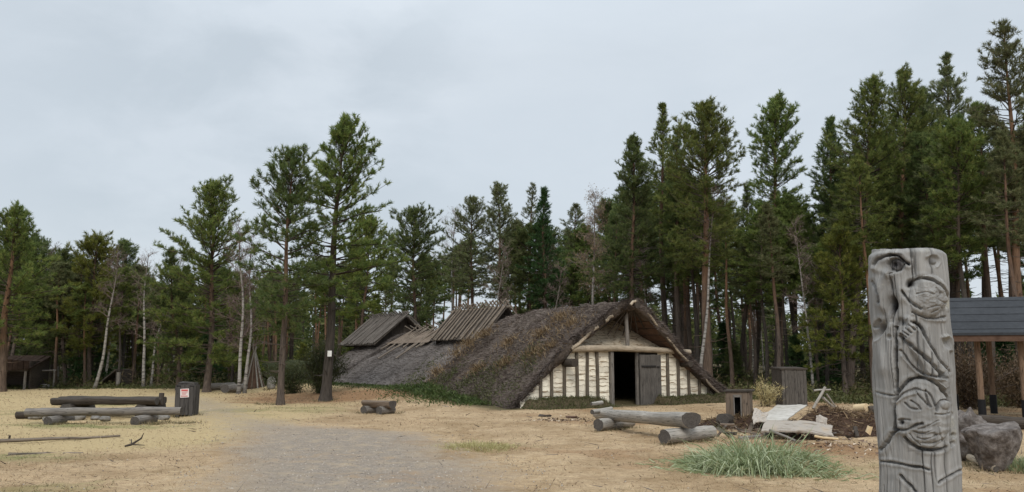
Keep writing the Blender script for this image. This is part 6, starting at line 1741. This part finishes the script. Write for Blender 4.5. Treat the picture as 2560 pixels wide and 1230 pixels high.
# ---------------------------------------------------------------- daylight
w = bpy.data.worlds.new('World'); SC.world = w; w.use_nodes = True
nt = w.node_tree; nt.nodes.clear(); q = NB(nt)
SUN_EL, SUN_AZ = math.radians(42), math.radians(178)      # azimuth clockwise from +Y: behind the camera, to the left
sky = q.n('ShaderNodeTexSky'); sky.sky_type = 'NISHITA'; sky.sun_disc = False
sky.sun_elevation = SUN_EL; sky.sun_rotation = SUN_AZ; sky.air_density = 1.2; sky.dust_density = 2.0; sky.ozone_density = 1.2
co = q.coord('Generated')
sep = q.n('ShaderNodeSeparateXYZ'); q.link(co, sep.inputs[0])
mp = q.mapping(co, (1.0, 1.0, 2.1))
n1 = q.noise(mp, 2.3, 7, .56, .35); n2 = q.noise(q.mapping(co, (1, 1, 2.4), (3, 1, 2)), 1.5, 3, .5)
base = q.ramp(n1, [(.32, (5.9, 6.6, 7.25)), (.50, (6.75, 7.4, 8.05)), (.66, (7.4, 8.0, 8.6))])
base2 = q.ramp(n2, [(.35, (6.3, 7.0, 7.7)), (.62, (7.1, 7.8, 8.5))])
cl = q.mix(.4, base, base2)
# a darker bank of cloud to the left, low over the wood
dv = q.n('ShaderNodeVectorMath', operation='DOT_PRODUCT'); q.link(co, dv.inputs[0]); dv.inputs[1].default_value = Vector((-.30, .90, .29)).normalized()
lobe = q.ramp(dv.outputs['Value'], [(.945, (0, 0, 0)), (.992, (1, 1, 1))])
n3 = q.noise(q.mapping(co, (1, 1, 1.9), (1.3, 0, .4)), 5.5, 7, .55, .2)
bank_ = q.mix(1.0, lobe, q.ramp(n3, [(.42, (0, 0, 0)), (.62, (1, 1, 1))]), 'MULTIPLY')
cl = q.mix(q.math('MULTIPLY', bank_, .8), cl, (5.75, 6.45, 7.1))
# the overcast grows brighter towards the zenith, as cloud layers do
zen = q.ramp(sep.outputs[2], [(0.0, (1, 1, 1)), (.36, (1.02, 1.02, 1.02)), (.75, (1.75, 1.73, 1.7)), (1, (2.1, 2.06, 2.0))])
cl = q.mix(1.0, cl, zen, 'MULTIPLY')
col = q.mix(.90, sky.outputs[0], cl)
bg = q.n('ShaderNodeBackground'); bg.inputs['Strength'].default_value = .1
q.link(col, bg.inputs[0]); wo = q.n('ShaderNodeOutputWorld'); q.link(bg.outputs[0], wo.inputs[0])

sd = bpy.data.lights.new('sun', 'SUN'); sd.energy = 1.7; sd.angle = math.radians(18); sd.color = (1, .955, .89)
so = bpy.data.objects.new('sun', sd); C.objects.link(so)
dirv = Vector((math.sin(SUN_AZ) * math.cos(SUN_EL), math.cos(SUN_AZ) * math.cos(SUN_EL), math.sin(SUN_EL)))
so.rotation_euler = dirv.to_track_quat('Z', 'Y').to_euler()

# ---------------------------------------------------------------- camera
cd = bpy.data.cameras.new('camera'); cd.sensor_width = 36; cd.lens = 36 * F / 2560; cd.clip_end = 3000; cd.clip_start = .05
cam = bpy.data.objects.new('camera', cd); C.objects.link(cam); cam.location = (0, 0, CAMZ); cam.rotation_euler = (PI / 2 + TH, 0, 0)
SC.camera = cam
vs = SC.view_settings; vs.view_transform = 'Standard'; vs.look = 'None'; vs.exposure = 0.0; vs.gamma = 1.0
SC.cycles.max_bounces = 6; SC.cycles.diffuse_bounces = 4; SC.cycles.transmission_bounces = 4; SC.cycles.transparent_max_bounces = 4
SC.cycles.use_denoising = True
